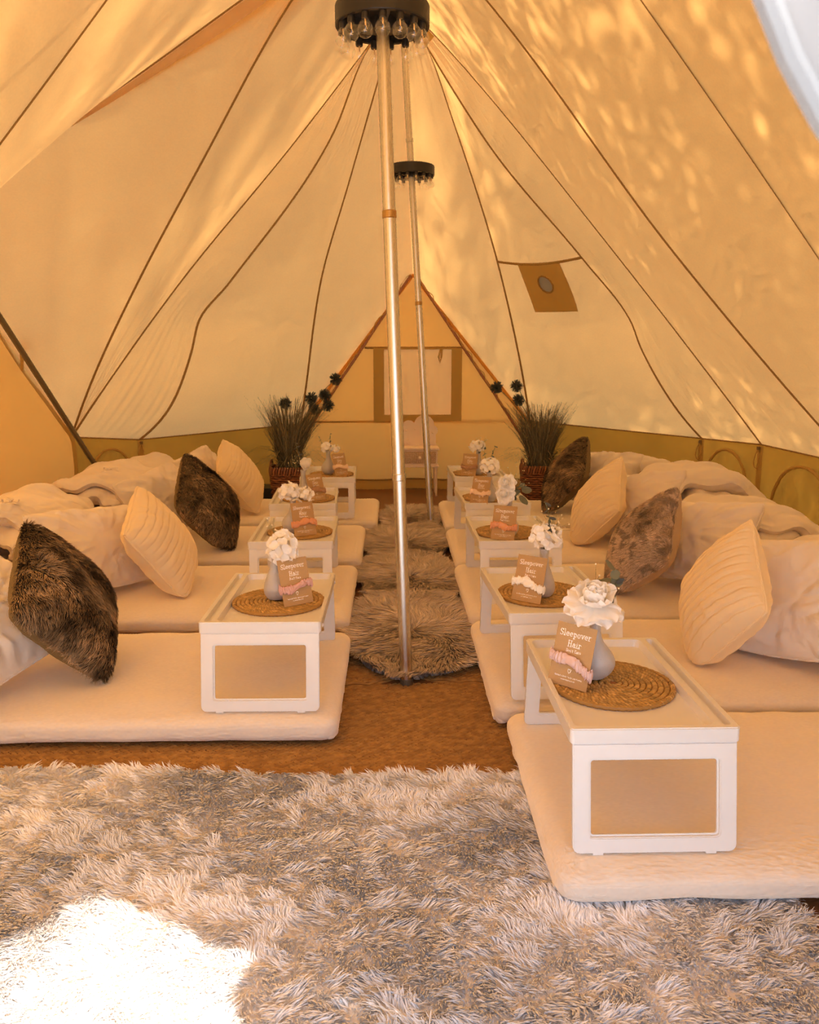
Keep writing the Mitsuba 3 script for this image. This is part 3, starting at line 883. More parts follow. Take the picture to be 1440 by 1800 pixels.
for _k, (_x, _y, _d, _h) in BEDS.items():
    s = 1 if _k[0] == 'R' else -1
    z = 0.021
    hb = 0.090 if _k == 'R1' else 0.100
    ln = {'R1': 1.75, 'R2': 1.86, 'L4': 1.62, 'R5': 1.62}.get(_k, 1.85)
    m = soft_box(ln, _d, hb, ord(_k[0]) % 7 + int(_k[1]) * 5)
    m.apply_translation([_x + s * ln / 2, _y, z + (0.012 if _k == 'R1' else 0)])
    BEDZ[_k] = z + hb + (0.012 if _k == 'R1' else 0)
    b = thing('mattress', BEDLAB[_k], 'mattress', 'cream mattresses on the floor in two rows')
    put('fleece_cover', m, 'm_fleece', b, smooth=True)
    hem = []
    for q in np.linspace(0, 1, 40):
        hem.append([_x + s * (0.010 + 0.002 * math.sin(q * 31)), _y + _d * (0.5 - q) * 0.86, z + 0.022 + 0.003 * math.sin(q * 23 + s) + (0.012 if _k == 'R1' else 0)])
    put('cover_hem', tube(np.array(hem), 0.008 + 0.0008 * np.sin(np.arange(40) * 1.3), 8), 'm_fleece', b)
    # gathered tuck of the cover at the near corner of the foot end
    yc = _y - _d / 2 + 0.05
    tk = trimesh.creation.icosphere(3, 1.0)
    v = tk.vertices
    v = v * (1 + 0.15 * n3(v, 2.2, 3)[:, None] * 2)
    tk = tm(v * [0.024, 0.036, 0.030] + [_x + s * 0.026, yc, z + 0.036 + (0.012 if _k == 'R1' else 0)], tk.faces)
    put('corner_tuck', tk, 'm_fleece', b, smooth=True)


# ------------------------------------------------------------------ pillows, cushions and duvets
def pillow_mesh(w, h, t, seed, n=44, pinch=0.07, wrinkle=0.006, ribs=False, p=2.4, rnd=0.07):
    u = np.sin(np.linspace(-PI / 2, PI / 2, n))
    U, W = np.meshgrid(u, u, indexing='ij')
    th = (np.maximum(1 - np.abs(U) ** p, 0) * np.maximum(1 - np.abs(W) ** p, 0)) ** 0.5
    X = U * w / 2 * (1 - pinch * (1 - W ** 2) * np.abs(U) ** 3)
    Z = W * h / 2 * (1 - pinch * (1 - U ** 2) * np.abs(W) ** 3)
    cr = 1 - rnd * (np.abs(U) * np.abs(W)) ** 5
    X, Z = X * cr, Z * cr
    base = np.stack([X, 0 * X, Z], -1)
    corner = (np.abs(U) * np.abs(W)) ** 1.5
    out = []
    for sgn in (-1, 1):
        q = base + [seed, sgn * 3, seed * 2]
        wv = (meshkit.fbm(q * np.array([9, 9, 9]), 3, seed) - 0.5) * 2
        ang = np.arctan2(W, U)
        rays = (meshkit.noise(np.stack([np.cos(ang) * 7 + seed, np.sin(ang) * 7, (U ** 2 + W ** 2) * 0.9], -1), seed + 2) - 0.5) * 2
        edge = np.clip(1.15 * np.maximum(np.abs(U), np.abs(W)) - 0.25, 0, 1)
        d = th * t / 2 + (th ** 0.35) * (wrinkle * 1.6 * wv * (0.5 + edge) + wrinkle * 2.2 * rays * edge)
        if ribs and sgn < 0:
            gq = np.abs(np.mod(X / 0.034 + 0.12 * np.sin(Z * 11 + 3 * X) + 0.5, 1.0) - 0.5) * 0.034
            d = d - 0.0075 * th ** 0.25 * np.exp(-(gq / 0.0035) ** 2)
        P = base.copy()
        P[..., 1] = sgn * np.maximum(d, 0.0012 * (th > 0) + 0)
        out.append(P)
    f = gridfaces(n, n)
    v = np.vstack([out[0].reshape(-1, 3), out[1].reshape(-1, 3)])
    m = tm(v, np.vstack([f, f[:, ::-1] + n * n]))
    m.merge_vertices()
    if m.volume < 0:
        m.invert()
    return m


def edge_curve(w, h, pinch=0.07, n=26, rnd=0.07):
    q = np.linspace(-1, 1, n)
    s = [np.stack([q, 0 * q - 1], 1), np.stack([0 * q + 1, q], 1), np.stack([-q, 0 * q + 1], 1), np.stack([0 * q - 1, -q], 1)]
    c = np.vstack([a[:-1] for a in s] + [s[0][:1]])
    X = c[:, 0] * w / 2 * (1 - pinch * (1 - c[:, 1] ** 2) * np.abs(c[:, 0]) ** 3)
    Z = c[:, 1] * h / 2 * (1 - pinch * (1 - c[:, 0] ** 2) * np.abs(c[:, 1]) ** 3)
    cr = 1 - rnd * (np.abs(c[:, 0]) * np.abs(c[:, 1])) ** 5
    return np.stack([X * cr, 0 * X, Z * cr], 1)


def slump(m, M, zmin):
    """place the mesh and flatten what would sink below the bed"""
    m = xf(m, M)
    v = m.vertices.copy()
    low = v[:, 2] < zmin + 0.03
    q = np.clip((v[:, 2] - (zmin - 0.06)) / 0.09, 0, 1)
    v[low, 2] = zmin + 0.002 + 0.028 * q[low] ** 2
    return tm(v, m.faces)


def cream_cushion(label, M, z, seed, size=0.44):
    k = thing('cushion', label, 'cushion')
    put('cover', slump(pillow_mesh(size, size, 0.20, seed, 130, wrinkle=0.006, ribs=True), M, z), 'm_cream', k, smooth=True)
    put('piping', slump(tube(edge_curve(size, size), 0.0055, 8), M, z), 'm_cream', k)


def fur_cushion(label, M, z, seed, n, light=False, size=0.45):
    k = thing('cushion', label, 'cushion')
    m = slump(pillow_mesh(size, size, 0.19, seed, 50, wrinkle=0.003), M, z)
    put('cover', m, 'm_furtan' if light else 'm_furback', k, smooth=True)
    loc = pillow_mesh(size, size, 0.19, seed, 50, wrinkle=0.003)
    fidx = np.where(loc.triangles_center[:, 1] < -0.001)[0]
    r = rng(seed)
    ar = m.area_faces[fidx]
    pick = fidx[r.choice(len(fidx), n, p=ar / ar.sum())]
    bc = r.dirichlet((1, 1, 1), n)
    P = (m.triangles[pick] * bc[..., None]).sum(1)
    N = m.face_normals[pick]
    lp = (loc.triangles[pick] * bc[..., None]).sum(1)
    flow = np.stack([0.9 * n3(lp, 7, seed) * 2 + 0.3, 0 * lp[:, 0], -1.0 + 1.3 * n3(lp, 7, seed + 1) * 2], 1)
    flow = flow + 0.6 * np.stack([n3(lp, 40, seed + 5), 0 * lp[:, 0], n3(lp, 40, seed + 6)], 1) * 2
    d = flow @ M[:3, :3].T
    d = unit(d - N * (d * N).sum(1, keepdims=True))
    up = unit(N + 0.25 * r.normal(size=(n, 3)))
    q = np.clip((meshkit.fbm(lp * 13, 3, seed + 8) - 0.3) / 0.4, 0, 1)[:, None]
    if light:
        root, tip = np.array([0.42, 0.29, 0.19]) * (0.6 + 0.5 * q), np.array([0.74, 0.57, 0.41]) * (0.8 + 0.3 * q)
        dark = (meshkit.fbm(lp * 30, 2, seed + 2) > 0.60)[:, None]
        tip = np.where(dark, tip * 0.35, tip)
        L, Wd = 0.02, 0.0028
    else:
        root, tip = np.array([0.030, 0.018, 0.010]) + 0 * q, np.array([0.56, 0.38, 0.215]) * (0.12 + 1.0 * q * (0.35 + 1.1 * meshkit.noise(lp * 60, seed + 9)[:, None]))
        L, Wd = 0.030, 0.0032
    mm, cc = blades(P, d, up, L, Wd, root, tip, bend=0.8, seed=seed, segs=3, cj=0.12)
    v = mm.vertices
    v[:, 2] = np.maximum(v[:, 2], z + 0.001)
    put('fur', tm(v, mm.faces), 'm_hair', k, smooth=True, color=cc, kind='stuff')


def white_pillow(label, M, z, seed, w=0.64, h=0.40, t=0.17):
    k = thing('pillow', label, 'pillow')
    put('pillowcase', slump(pillow_mesh(w, h, t, seed, 90, pinch=0.06, wrinkle=0.015), M, z), 'm_cotton', k, smooth=True)
    put('case_seam', slump(tube(edge_curve(w, h, 0.06), 0.003, 6), M, z), 'm_cotton', k)


def duvet(label, c, w, rx, rz, yaw, seed, z, mirror=1, bow=None):
    """a rolled up duvet: a puffy sheet wound in a spiral, its axis along local y"""
    k = thing('duvet', label, 'duvet')
    nu, nv = 150, 46
    a = np.linspace(0, 2 * PI * 1.9, nu)
    q = np.linspace(-1, 1, nv)
    A, Q = np.meshgrid(a, q, indexing='ij')
    s = A / a[-1]
    rad = 1.0 - 0.74 * s ** 0.9
    wob = 1 + 0.10 * (meshkit.fbm(np.stack([np.cos(A) * 2 + s * 3, np.sin(A) * 2, Q * 1.6 + seed], -1), 3, seed) - 0.5) * 2
    X = np.cos(PI * 1.25 - A) * rx * rad * wob * mirror
    Z = np.sin(PI * 1.25 - A) * rz * rad * wob
    Y = Q * w / 2 * (1 + 0.06 * np.sin(3 * A + seed) + 0.05 * np.cos(5 * A)) + 0.03 * np.sin(A * 1.3)
    P = np.stack([X, Y, Z], -1)
    N = unit(np.cross(np.gradient(P, axis=0), np.gradient(P, axis=1)))
    th = 0.098 * (np.maximum(1 - np.abs(Q) ** 5, 0)) ** 0.5 * np.minimum(1, np.minimum(s, 1 - s) * 16) ** 0.5
    puff = 1 + 0.75 * (meshkit.fbm(np.stack([A * 0.8, Q * 2.6, 0 * A + seed], -1), 3, seed + 2) - 0.5) * 2
    fold = 0.012 * np.sin(A * 7 + 4 * meshkit.noise(np.stack([A, Q * 2, A * 0], -1), seed)) * (0.25 + np.abs(Q) ** 2)
    up_, dn_ = P + N * (th * puff * 0.5 + fold)[..., None], P - N * (th * puff * 0.5 - fold)[..., None]
    f = gridfaces(nu, nv)
    m = tm(np.vstack([up_.reshape(-1, 3), dn_.reshape(-1, 3)]), np.vstack([f, f[:, ::-1] + nu * nv]))
    if m.volume < 0:
        m.invert()
    M = mat(c, yaw)
    m = slump(m, M, z)
    put('duvet_cover', m, 'm_cotton', k, smooth=True)
    if bow is not None:
        b = np.array(bow)
        for e in (-1, 1):
            lp = np.array([[0, 0, 0], [0.018 * e, 0.0, 0.016], [0.036 * e, -0.004, 0.012], [0.03 * e, -0.006, 0.0], [0, 0, 0]])
            P2 = sweep_curve(lp + [0, 0, 0], 14)
            put('bow_loop', grid(np.stack([P2 + [0, -0.009, 0], P2, P2 + [0, 0.009, 0]], 1) + b), 'm_cotton', k, smooth=True)
            tl = sweep_curve(np.array([[0, 0, 0], [0.02 * e, -0.01, 0.0], [0.045 * e, -0.012, -0.012]]), 8)
            put('bow_tail', grid(np.stack([tl + [0, -0.006, 0], tl + [0, 0.006, 0.003]], 1) + b), 'm_cotton', k, smooth=True)


def cush_pose(c, x, u):
    x, u = unit(x), np.asarray(u, float)
    u = unit(u - x * (u @ x))
    return frame(np.array(c), x, np.cross(x, u), u)


BZ = 0.123
# left row
fur_cushion('big dark brown fur cushion at the front of the left row', cush_pose((-1.06, 2.54, 0.374), (0.40, 0.55, -0.73), (-0.26, 0.82, 0.51)), BZ, 41, 20000, size=0.425)
cream_cushion('cream ribbed cushion leaning on a white pillow, second bed of the left row', cush_pose((-1.02, 3.52, 0.341), (0.47, 0.36, -0.8), (-0.13, 0.93, 0.34)), BZ, 42)
fur_cushion('dark brown fur cushion on the third bed of the left row', cush_pose((-1.01, 4.38, 0.361), (0.51, 0.50, -0.70), (-0.11, 0.82, 0.55)), BZ, 43, 10000, size=0.46)
cream_cushion('cream ribbed cushion at the back of the left row, beside the basket', cush_pose((-1.015, 5.40, 0.361), (0.51, 0.39, -0.76), (-0.1, 0.91, 0.41)), BZ, 44)
white_pillow('white pillow at the left edge of the photo, behind the big dark fur cushion', pose((-1.30, 2.42, 0.320), (0.72, -0.25, 0.65), 0.12), BZ, 51)
white_pillow('white pillow leaning behind the cream cushion of the second left bed', pose((-1.30, 3.50, 0.325), (0.80, -0.30, 0.52), -0.12), BZ, 52)
white_pillow('white pillow behind the dark fur cushion of the third left bed', pose((-1.30, 4.55, 0.350), (0.80, -0.25, 0.55), 0.1), BZ, 53)
white_pillow('white pillow behind the cream cushion at the back of the left row', pose((-1.27, 5.42, 0.350), (0.80, -0.25, 0.55), 0.15), BZ, 54)
duvet('rolled white duvet at the left edge of the photo, on the first left bed', (-1.78, 2.72, 0.318), 0.66, 0.22, 0.17, 0.1, 61, BZ, -1)
duvet('rolled white duvet with a small bow, on the second left bed', (-1.69, 3.62, 0.338), 0.74, 0.25, 0.19, 0.08, 62, BZ, -1, (-1.60, 3.40, 0.55))
duvet('rolled white duvet with a small bow, on the third left bed', (-1.64, 4.62, 0.333), 0.74, 0.29, 0.19, 0.05, 63, BZ, -1, (-1.52, 4.40, 0.55))
duvet('rolled white duvet at the back of the left row', (-1.66, 5.40, 0.298), 0.6, 0.26, 0.16, 0.0, 64, BZ, -1)
# right row
cream_cushion('cream ribbed cushion on the second bed of the right row, nearest the camera', cush_pose((1.115, 2.63, 0.352), (-0.18, -0.80, -0.57), (0.30, -0.58, 0.75)), BZ, 45, 0.415)
fur_cushion('light brown fur cushion on the third bed of the right row', cush_pose((1.10, 3.46, 0.341), (-0.31, -0.70, -0.62), (0.42, -0.65, 0.66)), BZ, 46, 15000, True, 0.43)
cream_cushion('cream ribbed cushion on the fourth bed of the right row', cush_pose((1.14, 4.42, 0.346), (-0.22, -0.76, -0.58), (0.40, -0.58, 0.70)), BZ, 47)
fur_cushion('dark brown fur cushion at the back of the right row, beside the basket', cush_pose((1.17, 5.39, 0.366), (-0.22, -0.80, -0.52), (0.47, -0.52, 0.72)), BZ, 48, 8000)
white_pillow('white pillow at the right edge of the photo, behind the nearest cream cushion', pose((1.40, 2.64, 0.340), (-0.78, -0.35, 0.55), 0.25), BZ, 55, 0.68, 0.46)
white_pillow('white pillow behind the light brown fur cushion', pose((1.36, 3.56, 0.335), (-0.78, -0.30, 0.55), 0.2), BZ, 56)
white_pillow('white pillow behind the cream cushion of the fourth right bed', pose((1.36, 4.48, 0.340), (-0.8, -0.28, 0.55), 0.25), BZ, 57)
white_pillow('white pillow behind the dark fur cushion at the back of the right row', pose((1.42, 5.42, 0.350), (-0.8, -0.25, 0.55), 0.1), BZ, 58)
duvet('rolled white duvet at the right edge of the photo, on the second right bed', (1.75, 2.76, 0.308), 0.66, 0.27, 0.17, -0.1, 65, BZ, 1)
duvet('rolled white duvet with a small bow, on the third right bed', (1.69, 3.70, 0.298), 0.74, 0.29, 0.165, -0.08, 66, BZ, 1, (1.45, 3.50, 0.475))
duvet('rolled white duvet on the fourth right bed', (1.74, 4.58, 0.333), 0.74, 0.30, 0.19, -0.05, 67, BZ, 1)
duvet('rolled white duvet at the back of the right row', (1.70, 5.45, 0.298), 0.6, 0.27, 0.16, 0.0, 68, BZ, 1)

# ------------------------------------------------------------------ tray tables
def tray_parts(mirror):
    W, L, H = 0.36, 0.56, 0.034
    outer = rrect(W, L, 0.010)
    slot_x = (W / 2 - 0.020) * mirror
    rec_w = W - 0.010 - 0.048
    rec_c = -(0.048 - 0.010) / 2 * mirror
    man = bevel_man(outer, H, 0.0025)

    def cutter(w, l, r, cx, z0, dz):
        dr_ = min(0.012, w * 0.25)
        lo = np.array(rrect(w - dr_, l - dr_, min(r, (w - dr_) * 0.45)).exterior.coords)[:-1]
        m = m3.Manifold.extrude(m3.CrossSection([lo.tolist()], m3.FillRule.EvenOdd), dz, 0, 0.0, (w / (w - dr_), l / (l - dr_)))
        return m.translate([cx, 0, z0])
    man = man - cutter(rec_w, L - 0.026, 0.016, rec_c, H - 0.020, 0.03)
    man = man - cutter(0.022, L - 0.026, 0.009, slot_x - 0.004 * mirror, H - 0.016, 0.03)
    man = man - cutter(W - 0.012, L - 0.012, 0.006, 0, -0.004, 0.014)
    top = mesh_of(man)
    # leg frame: a plate with a rounded window, hinged below the apron
    lw, lh = 0.348, 0.232
    fr = rrect(lw, lh, 0.016).union(sbox(-lw / 2, lh / 2 - 0.05, lw / 2, lh / 2)).difference(rrect(lw - 0.072, lh - 0.066, 0.008).buffer(0))
    plate = bevel_plate(fr, 0.016, 0.0022)
    lip = rrect(lw - 0.072, lh - 0.066, 0.008).difference(rrect(lw - 0.080, lh - 0.074, 0.006))
    lipm = xf(extrude(lip, 0.005), mat((0, 0, 0.003)))
    feet = [xf(trimesh.creation.box([0.022, 0.006, 0.012]), mat((sx * 0.12, -lh / 2 - 0.001, 0.008))) for sx in (-1, 1)]
    R = trimesh.transformations.rotation_matrix(PI / 2, [1, 0, 0])
    out = []
    for m in (plate, lipm, *feet):
        m = xf(m, mat((0, -lh / 2, -0.008)))
        m = xf(m, R)
        out.append(m)
    return top, out


TRAY = {}
for _mi in (1, -1):
    top, (plate, lip, *feet) = tray_parts(_mi)
    TRAY[_mi] = dict(top=mikit.ply(top, 'm_plastic', smooth=25), plate=mikit.ply(plate, 'm_plastic', smooth=25), lip=mikit.ply(lip, 'm_plastic', smooth=25), feet=[mikit.ply(x, 'm_plastic', smooth=False) for x in feet],
                     pin=mikit.ply(xf(lathe([(0, 0), (0.006, 0), (0.006, 0.004), (0.0, 0.005)], 14), trimesh.transformations.rotation_matrix(PI / 2, [0, 1, 0])), 'm_pin', smooth=40))


def rotx(a):
    m = np.eye(4)
    c, s = math.cos(a), math.sin(a)
    m[1:3, 1:3] = [[c, -s], [s, c]]
    return m


def tray(bed, x, y, rz, label):
    mi_ = 1 if bed[0] == 'R' else -1
    p = TRAY[mi_]
    z = BEDZ[bed]
    M = mat((x, y, z + 0.230), rz)
    k = thing('tray_table', label, 'bed tray', 'white folding tray tables on the mattresses')
    put('tray_top', p['top'], None, k, M=M)
    for e in (-1, 1):
        ML = M @ mat((0, e * 0.270, -0.0012)) @ (mat((0, 0, 0), PI) if e > 0 else np.eye(4)) @ rotx(-0.165)
        q = put('leg_frame', p['plate'], None, k, M=ML)
        put('inner_lip', p['lip'], None, q, M=ML)
        for x in p['feet']:
            put('rubber_foot', x, None, q, M=ML)
        for sx in (-1, 1):
            put('hinge_pin', p['pin'], None, k, M=M @ mat((sx * 0.1795, e * 0.235, 0.010)))
    return M


# ------------------------------------------------------------------ woven placemat
def placemat_mesh(seed, R=0.152, turns=10):
    r = rng(seed)
    step = R / (turns + 0.5)
    th = np.linspace(0.8, 2 * PI * turns, 1)
    n_per = 0.0075
    pts, cols = [], []
    sides = 7
    # arc-length spaced samples, four per stitch
    a, s = [2.2], [0.0]
    while a[-1] < 2 * PI * turns:
        rad = step * a[-1] / (2 * PI) + step * 0.4
        a.append(a[-1] + (0.0026) / rad)
    a = np.array(a)
    rad = step * a / (2 * PI) + step * 0.4
    ph = np.arange(len(a)) * 0.0026 / 0.0098
    st = np.floor(ph)
    fr = ph - st
    hump = np.sin(PI * fr) ** 0.5
    q = np.linspace(0, 2 * PI, sides, endpoint=False)
    rr = step * 0.56 * (0.72 + 0.28 * hump)
    fade = 1.0
    X = rad[:, None] + rr[:, None] * np.cos(q)
    Zz = 0.0055 + 0.0066 * (0.70 + 0.34 * hump[:, None]) * np.sin(q) * fade
    sk = a[:, None] + 0.35 * np.cos(q) * step / rad[:, None]
    V = np.stack([X * np.cos(sk), X * np.sin(sk), Zz], -1)
    rnd = meshkit.noise(np.stack([st * 3.3, st * 0 + seed, st * 0], 1), seed)
    base = np.array([0.44, 0.255, 0.072]) * (0.62 + 0.55 * rnd[:, None]) * (0.55 + 0.5 * hump[:, None])
    pale = (meshkit.noise(np.stack([st * 7.7, st * 0, st * 0 + seed], 1), 3) > 0.72)[:, None]
    base = np.where(pale, base * np.array([1.25, 1.3, 1.5]), base)
    C = np.repeat(base[:, None], sides, 1)
    return tm(V.reshape(-1, 3), gridfaces(len(a), sides, True)[:, ::-1]), np.clip(C.reshape(-1, 3), 0, 1)


PM = []
for _s in (1, 2):
    _m, _c = placemat_mesh(_s)
    _core = lathe([(0.0001, 0.006), (0.148, 0.006), (0.150, 0.004), (0.148, 0.001), (0.0001, 0.001)], 48)
    _rim = []
    for _i in range(96):
        a = 2 * PI * _i / 96
        for t in np.linspace(0, 1, 2, endpoint=False):
            b = a + t * 2 * PI / 96
            _rim.append([math.cos(b) * (0.151 + 0.0015 * math.sin(PI * (_i % 2 + t))), math.sin(b) * (0.151 + 0.0015 * math.sin(PI * (_i % 2 + t))), 0.006])
    PM.append((mikit.ply(_m, 'm_rattan', smooth=True, color=_c), mikit.ply(_core, 'm_wickerlight', smooth=40),
               mikit.ply(tube(np.array(_rim + _rim[:1]), 0.0055, 7), 'm_rattan', smooth=True, color=np.tile([0.36, 0.2, 0.055], (len(_rim) * 7 + 9, 1)))))


def placemat(M, i, label, s=1.0):
    k = thing('placemat', label, 'placemat', 'round woven rattan placemats on the tray tables')
    Ms = M @ np.diag([s, s, 1, 1])
    put('coil', PM[i % 2][0], None, k, M=Ms)
    put('core', PM[i % 2][1], None, k, M=Ms)
    put('rim', PM[i % 2][2], None, k, M=Ms)


# ------------------------------------------------------------------ lettering, drawn as pen strokes with slab serifs
def _arc(cx, cy, rx, ry, a0, a1, n=14):
    a = np.radians(np.linspace(a0, a1, n))
    return [(cx + rx * math.cos(t), cy + ry * math.sin(t)) for t in a]


_S = lambda *p: list(p)
GLYPH = {
    'S': ([_arc(.30, .75, .22, .23, 20, 270) + _arc(.30, .26, .24, .26, 90, -160), [(.52, .98), (.52, .78)], [(.06, .20), (.06, .02)]], .66),
    'l': ([[(.15, 0), (.15, 1.05), (.02, 1.05)], [(.0, 0), (.30, 0)]], .36),
    'e': ([[(.06, .34), (.52, .34)] + _arc(.29, .32, .23, .30, 5, 320)], .62),
    'p': ([[(.02, .62), (.14, .62), (.14, -.32)], [(.0, -.32), (.30, -.32)], _arc(.34, .31, .20, .30, 0, 360, 20)], .66),
    'o': ([_arc(.29, .31, .23, .30, 0, 360, 22)], .62),
    'v': ([[(.08, .62), (.29, 0), (.50, .62)], [(.0, .62), (.18, .62)], [(.40, .62), (.58, .62)]], .62),
    'r': ([[(.02, .62), (.14, .62), (.14, 0)], [(.0, 0), (.32, 0)], _arc(.34, .40, .20, .21, 180, 40)], .56),
    'H': ([[(.12, 0), (.12, 1)], [(.60, 0), (.60, 1)], [(.12, .5), (.60, .5)], [(.0, 0), (.26, 0)], [(.0, 1), (.26, 1)], [(.46, 0), (.72, 0)], [(.46, 1), (.72, 1)]], .80),
    'a': ([_arc(.25, .19, .19, .19, 0, 360, 18), _arc(.26, .42, .19, .20, 150, 0) + [(.45, .08), (.56, .0)]], .62),
    'i': ([[(.03, .62), (.15, .62), (.15, 0)], [(.0, 0), (.30, 0)], [(.14, .86), (.15, .87)]], .36),
    'D': ([[(.12, 0), (.12, 1)], [(.0, 0), (.3, 0)] + _arc(.3, .5, .30, .5, -90, 90) + [(.0, 1)]], .70),
    'n': ([[(.02, .62), (.13, .62), (.13, 0)], [(.0, 0), (.26, 0)], _arc(.31, .40, .18, .21, 180, 0) + [(.49, 0)], [(.38, 0), (.62, 0)]], .68),
    "'": ([[(.08, 1.02), (.06, .78)]], .18),
    't': ([[(.16, .88), (.16, .12)] + _arc(.28, .12, .12, .12, 180, 300), [(.02, .62), (.36, .62)]], .46),
    'C': ([_arc(.36, .5, .30, .5, 40, 320, 20), [(.60, .98), (.60, .74)]], .72),
    ' ': ([], .38),
}


def slab_text(text, height, weight=0.085, depth=0.0006):
    x, parts = 0.0, []
    for ch in text:
        strokes, adv = GLYPH[ch]
        for st in strokes:
            parts.append(LineString([(x + a, b) for a, b in st]).buffer(weight / 2, quad_segs=3))
        x += adv + 0.06
    g = unary_union(parts).simplify(0.008)
    m = extrude(g, depth / height)
    m.apply_translation([-x / 2, 0, 0])
    m.apply_scale(height)
    return m


CW, CH, CT = 0.105, 0.148, 0.0012
_up = trimesh.transformations.rotation_matrix(PI / 2, [1, 0, 0])    # lettering laid in x-y stands up and faces -y


def on_card(m, x, z):
    m = m.copy()
    m.apply_transform(_up)
    m.apply_translation([x, -CT / 2, z])
    return m


_heart = []
for _t in np.linspace(0, 2 * PI, 40):
    _heart.append((0.0042 / 16 * 16 * math.sin(_t) ** 3, 0.0062 / 16 * (13 * math.cos(_t) - 5 * math.cos(2 * _t) - 2 * math.cos(3 * _t) - math.cos(4 * _t))))
_card = bevel_plate(rrect(CW, CH, 0.001), CT, 0.0003)
_card.apply_transform(_up)
_card.apply_translation([0, CT / 2, CH / 2])


def small_text(t, h):
    m = meshkit.text_mesh(t, h, 0.0005)
    b = m.bounds
    m.apply_translation([-(b[0, 0] + b[1, 0]) / 2, 0, 0])
    return m


CARD = dict(paper=mikit.ply(_card, 'm_card', smooth=False),
            title=mikit.ply(cat([on_card(slab_text('Sleepover', 0.0145, 0.10), 0, 0.118), on_card(slab_text('Hair', 0.0145, 0.10), 0.002, 0.094)]), 'm_ink', smooth=False),
            tag=mikit.ply(on_card(slab_text("Don't Care", 0.0066, 0.11), 0.002, 0.0815), 'm_ink', smooth=False),
            heart=mikit.ply(on_card(extrude(LineString(_heart).buffer(0.0006), 0.0005), 0.0, 0.037), 'm_ink', smooth=False),
            small=mikit.ply(cat([on_card(small_text("Rachel's Bella Tents and Events", 0.0036), 0, 0.0205), on_card(small_text('rachelsbella.co.uk', 0.0033), 0, 0.0135)]), 'm_ink', smooth=False))


def card(M, label):
    k = thing('greeting_card', label, 'card', 'brown kraft cards with white lettering')
    put('paper', CARD['paper'], None, k, M=M)
    put('title', CARD['title'], None, k, M=M, label='white lettering Sleepover Hair')
    put('tagline', CARD['tag'], None, k, M=M, label="small white lettering Don't Care")
    put('heart', CARD['heart'], None, k, M=M, label='white outline heart')
    put('small_print', CARD['small'], None, k, M=M, label='two lines of tiny white print')


def scrunchie(M, mat_key, label, seed, tilt=0.0):
    """a gathered satin band round the card, wider than the card"""
    n, q = 170, 18
    r = rng(seed)
    u = np.linspace(0, 2 * PI, n, endpoint=False)
    th = np.linspace(0, 2 * PI, q, endpoint=False)
    cx, cy = 0.0575 * np.sign(np.cos(u)) * np.abs(np.cos(u)) ** 0.55, 0.0085 * np.sign(np.sin(u)) * np.abs(np.sin(u)) ** 0.6
    U, TH = np.meshgrid(u, th, indexing='ij')
    pl = meshkit.noise(np.stack([np.cos(U) * 5 + seed, np.sin(U) * 11, 0.7 * np.cos(TH)], -1), seed)
    pl2 = np.abs(np.sin(U * 21 + 2.5 * meshkit.noise(np.stack([np.cos(TH) * 1.3 + seed, np.sin(TH) * 1.3, U * 1.5], -1), seed + 1) * 2))
    ra = 0.0108 * (0.62 + 0.75 * pl) * (0.55 + 0.70 * pl2)
    z = 0.0108 * (0.66 + 0.9 * pl) * (0.70 + 0.45 * pl2) * np.sin(TH)
    dx, dy = np.cos(U) * 0.4, np.sin(U)
    ny = 0.55 * ra * np.cos(TH)
    X = cx[:, None] + ny * dx
    Y = cy[:, None] + ny * dy
    Z = z + 0.006 * np.sin(cx[:, None] * 55 + seed) + cx[:, None] * tilt
    m = tm(np.stack([X, Y, Z + 0.058], -1).reshape(-1, 3), np.vstack([gridfaces(n, q, True), gridfaces(2, q, True) * 0]))
    f = gridfaces(n, q, True)
    j = np.arange(q)
    last = (n - 1) * q
    close = np.vstack([np.stack([last + j, j, (j + 1) % q], 1), np.stack([last + j, (j + 1) % q, last + (j + 1) % q], 1)])
    m = tm(m.vertices, np.vstack([f, close]))
    if m.volume < 0:
        m.invert()
    return alone('scrunchie', m, mat_key, label, 'hair scrunchie', 'satin scrunchies wrapped round the cards', smooth=True, M=M)


# ------------------------------------------------------------------ vases and flowers
def vase_mesh(seed):
    p = np.array([(0.0001, 0.001), (0.022, 0.0), (0.030, 0.006), (0.0395, 0.022), (0.0425, 0.038), (0.040, 0.055), (0.032, 0.074), (0.0225, 0.092), (0.0165, 0.110), (0.0145, 0.130), (0.0148, 0.150), (0.0165, 0.160),
                  (0.0150, 0.161), (0.0125, 0.150), (0.012, 0.12), (0.0001, 0.11)])
    m = lathe(sweep_curve(np.c_[p, 0 * p[:, 0]], 60)[:, :2], 36)
    v = m.vertices
    v[:, 0] *= 1 + 0.10 * np.sin(v[:, 2] * 30 + seed)
    v[:, 0] += 0.006 * np.sin(np.clip(v[:, 2] / 0.09, 0, 1) * PI) * (1 if seed % 2 else -1)
    a = np.arctan2(v[:, 1], v[:, 0])
    dent = np.exp(-((np.mod(a - 0.6, 2 * PI) - PI) / 0.25) ** 2) * np.exp(-((v[:, 2] - 0.045) / 0.03) ** 2)
    v[:, :2] *= (1 - 0.08 * dent)[:, None]
    return tm(v, m.faces)


VASE = [mikit.ply(vase_mesh(s), 'm_vase', smooth=True) for s in (1, 2)]


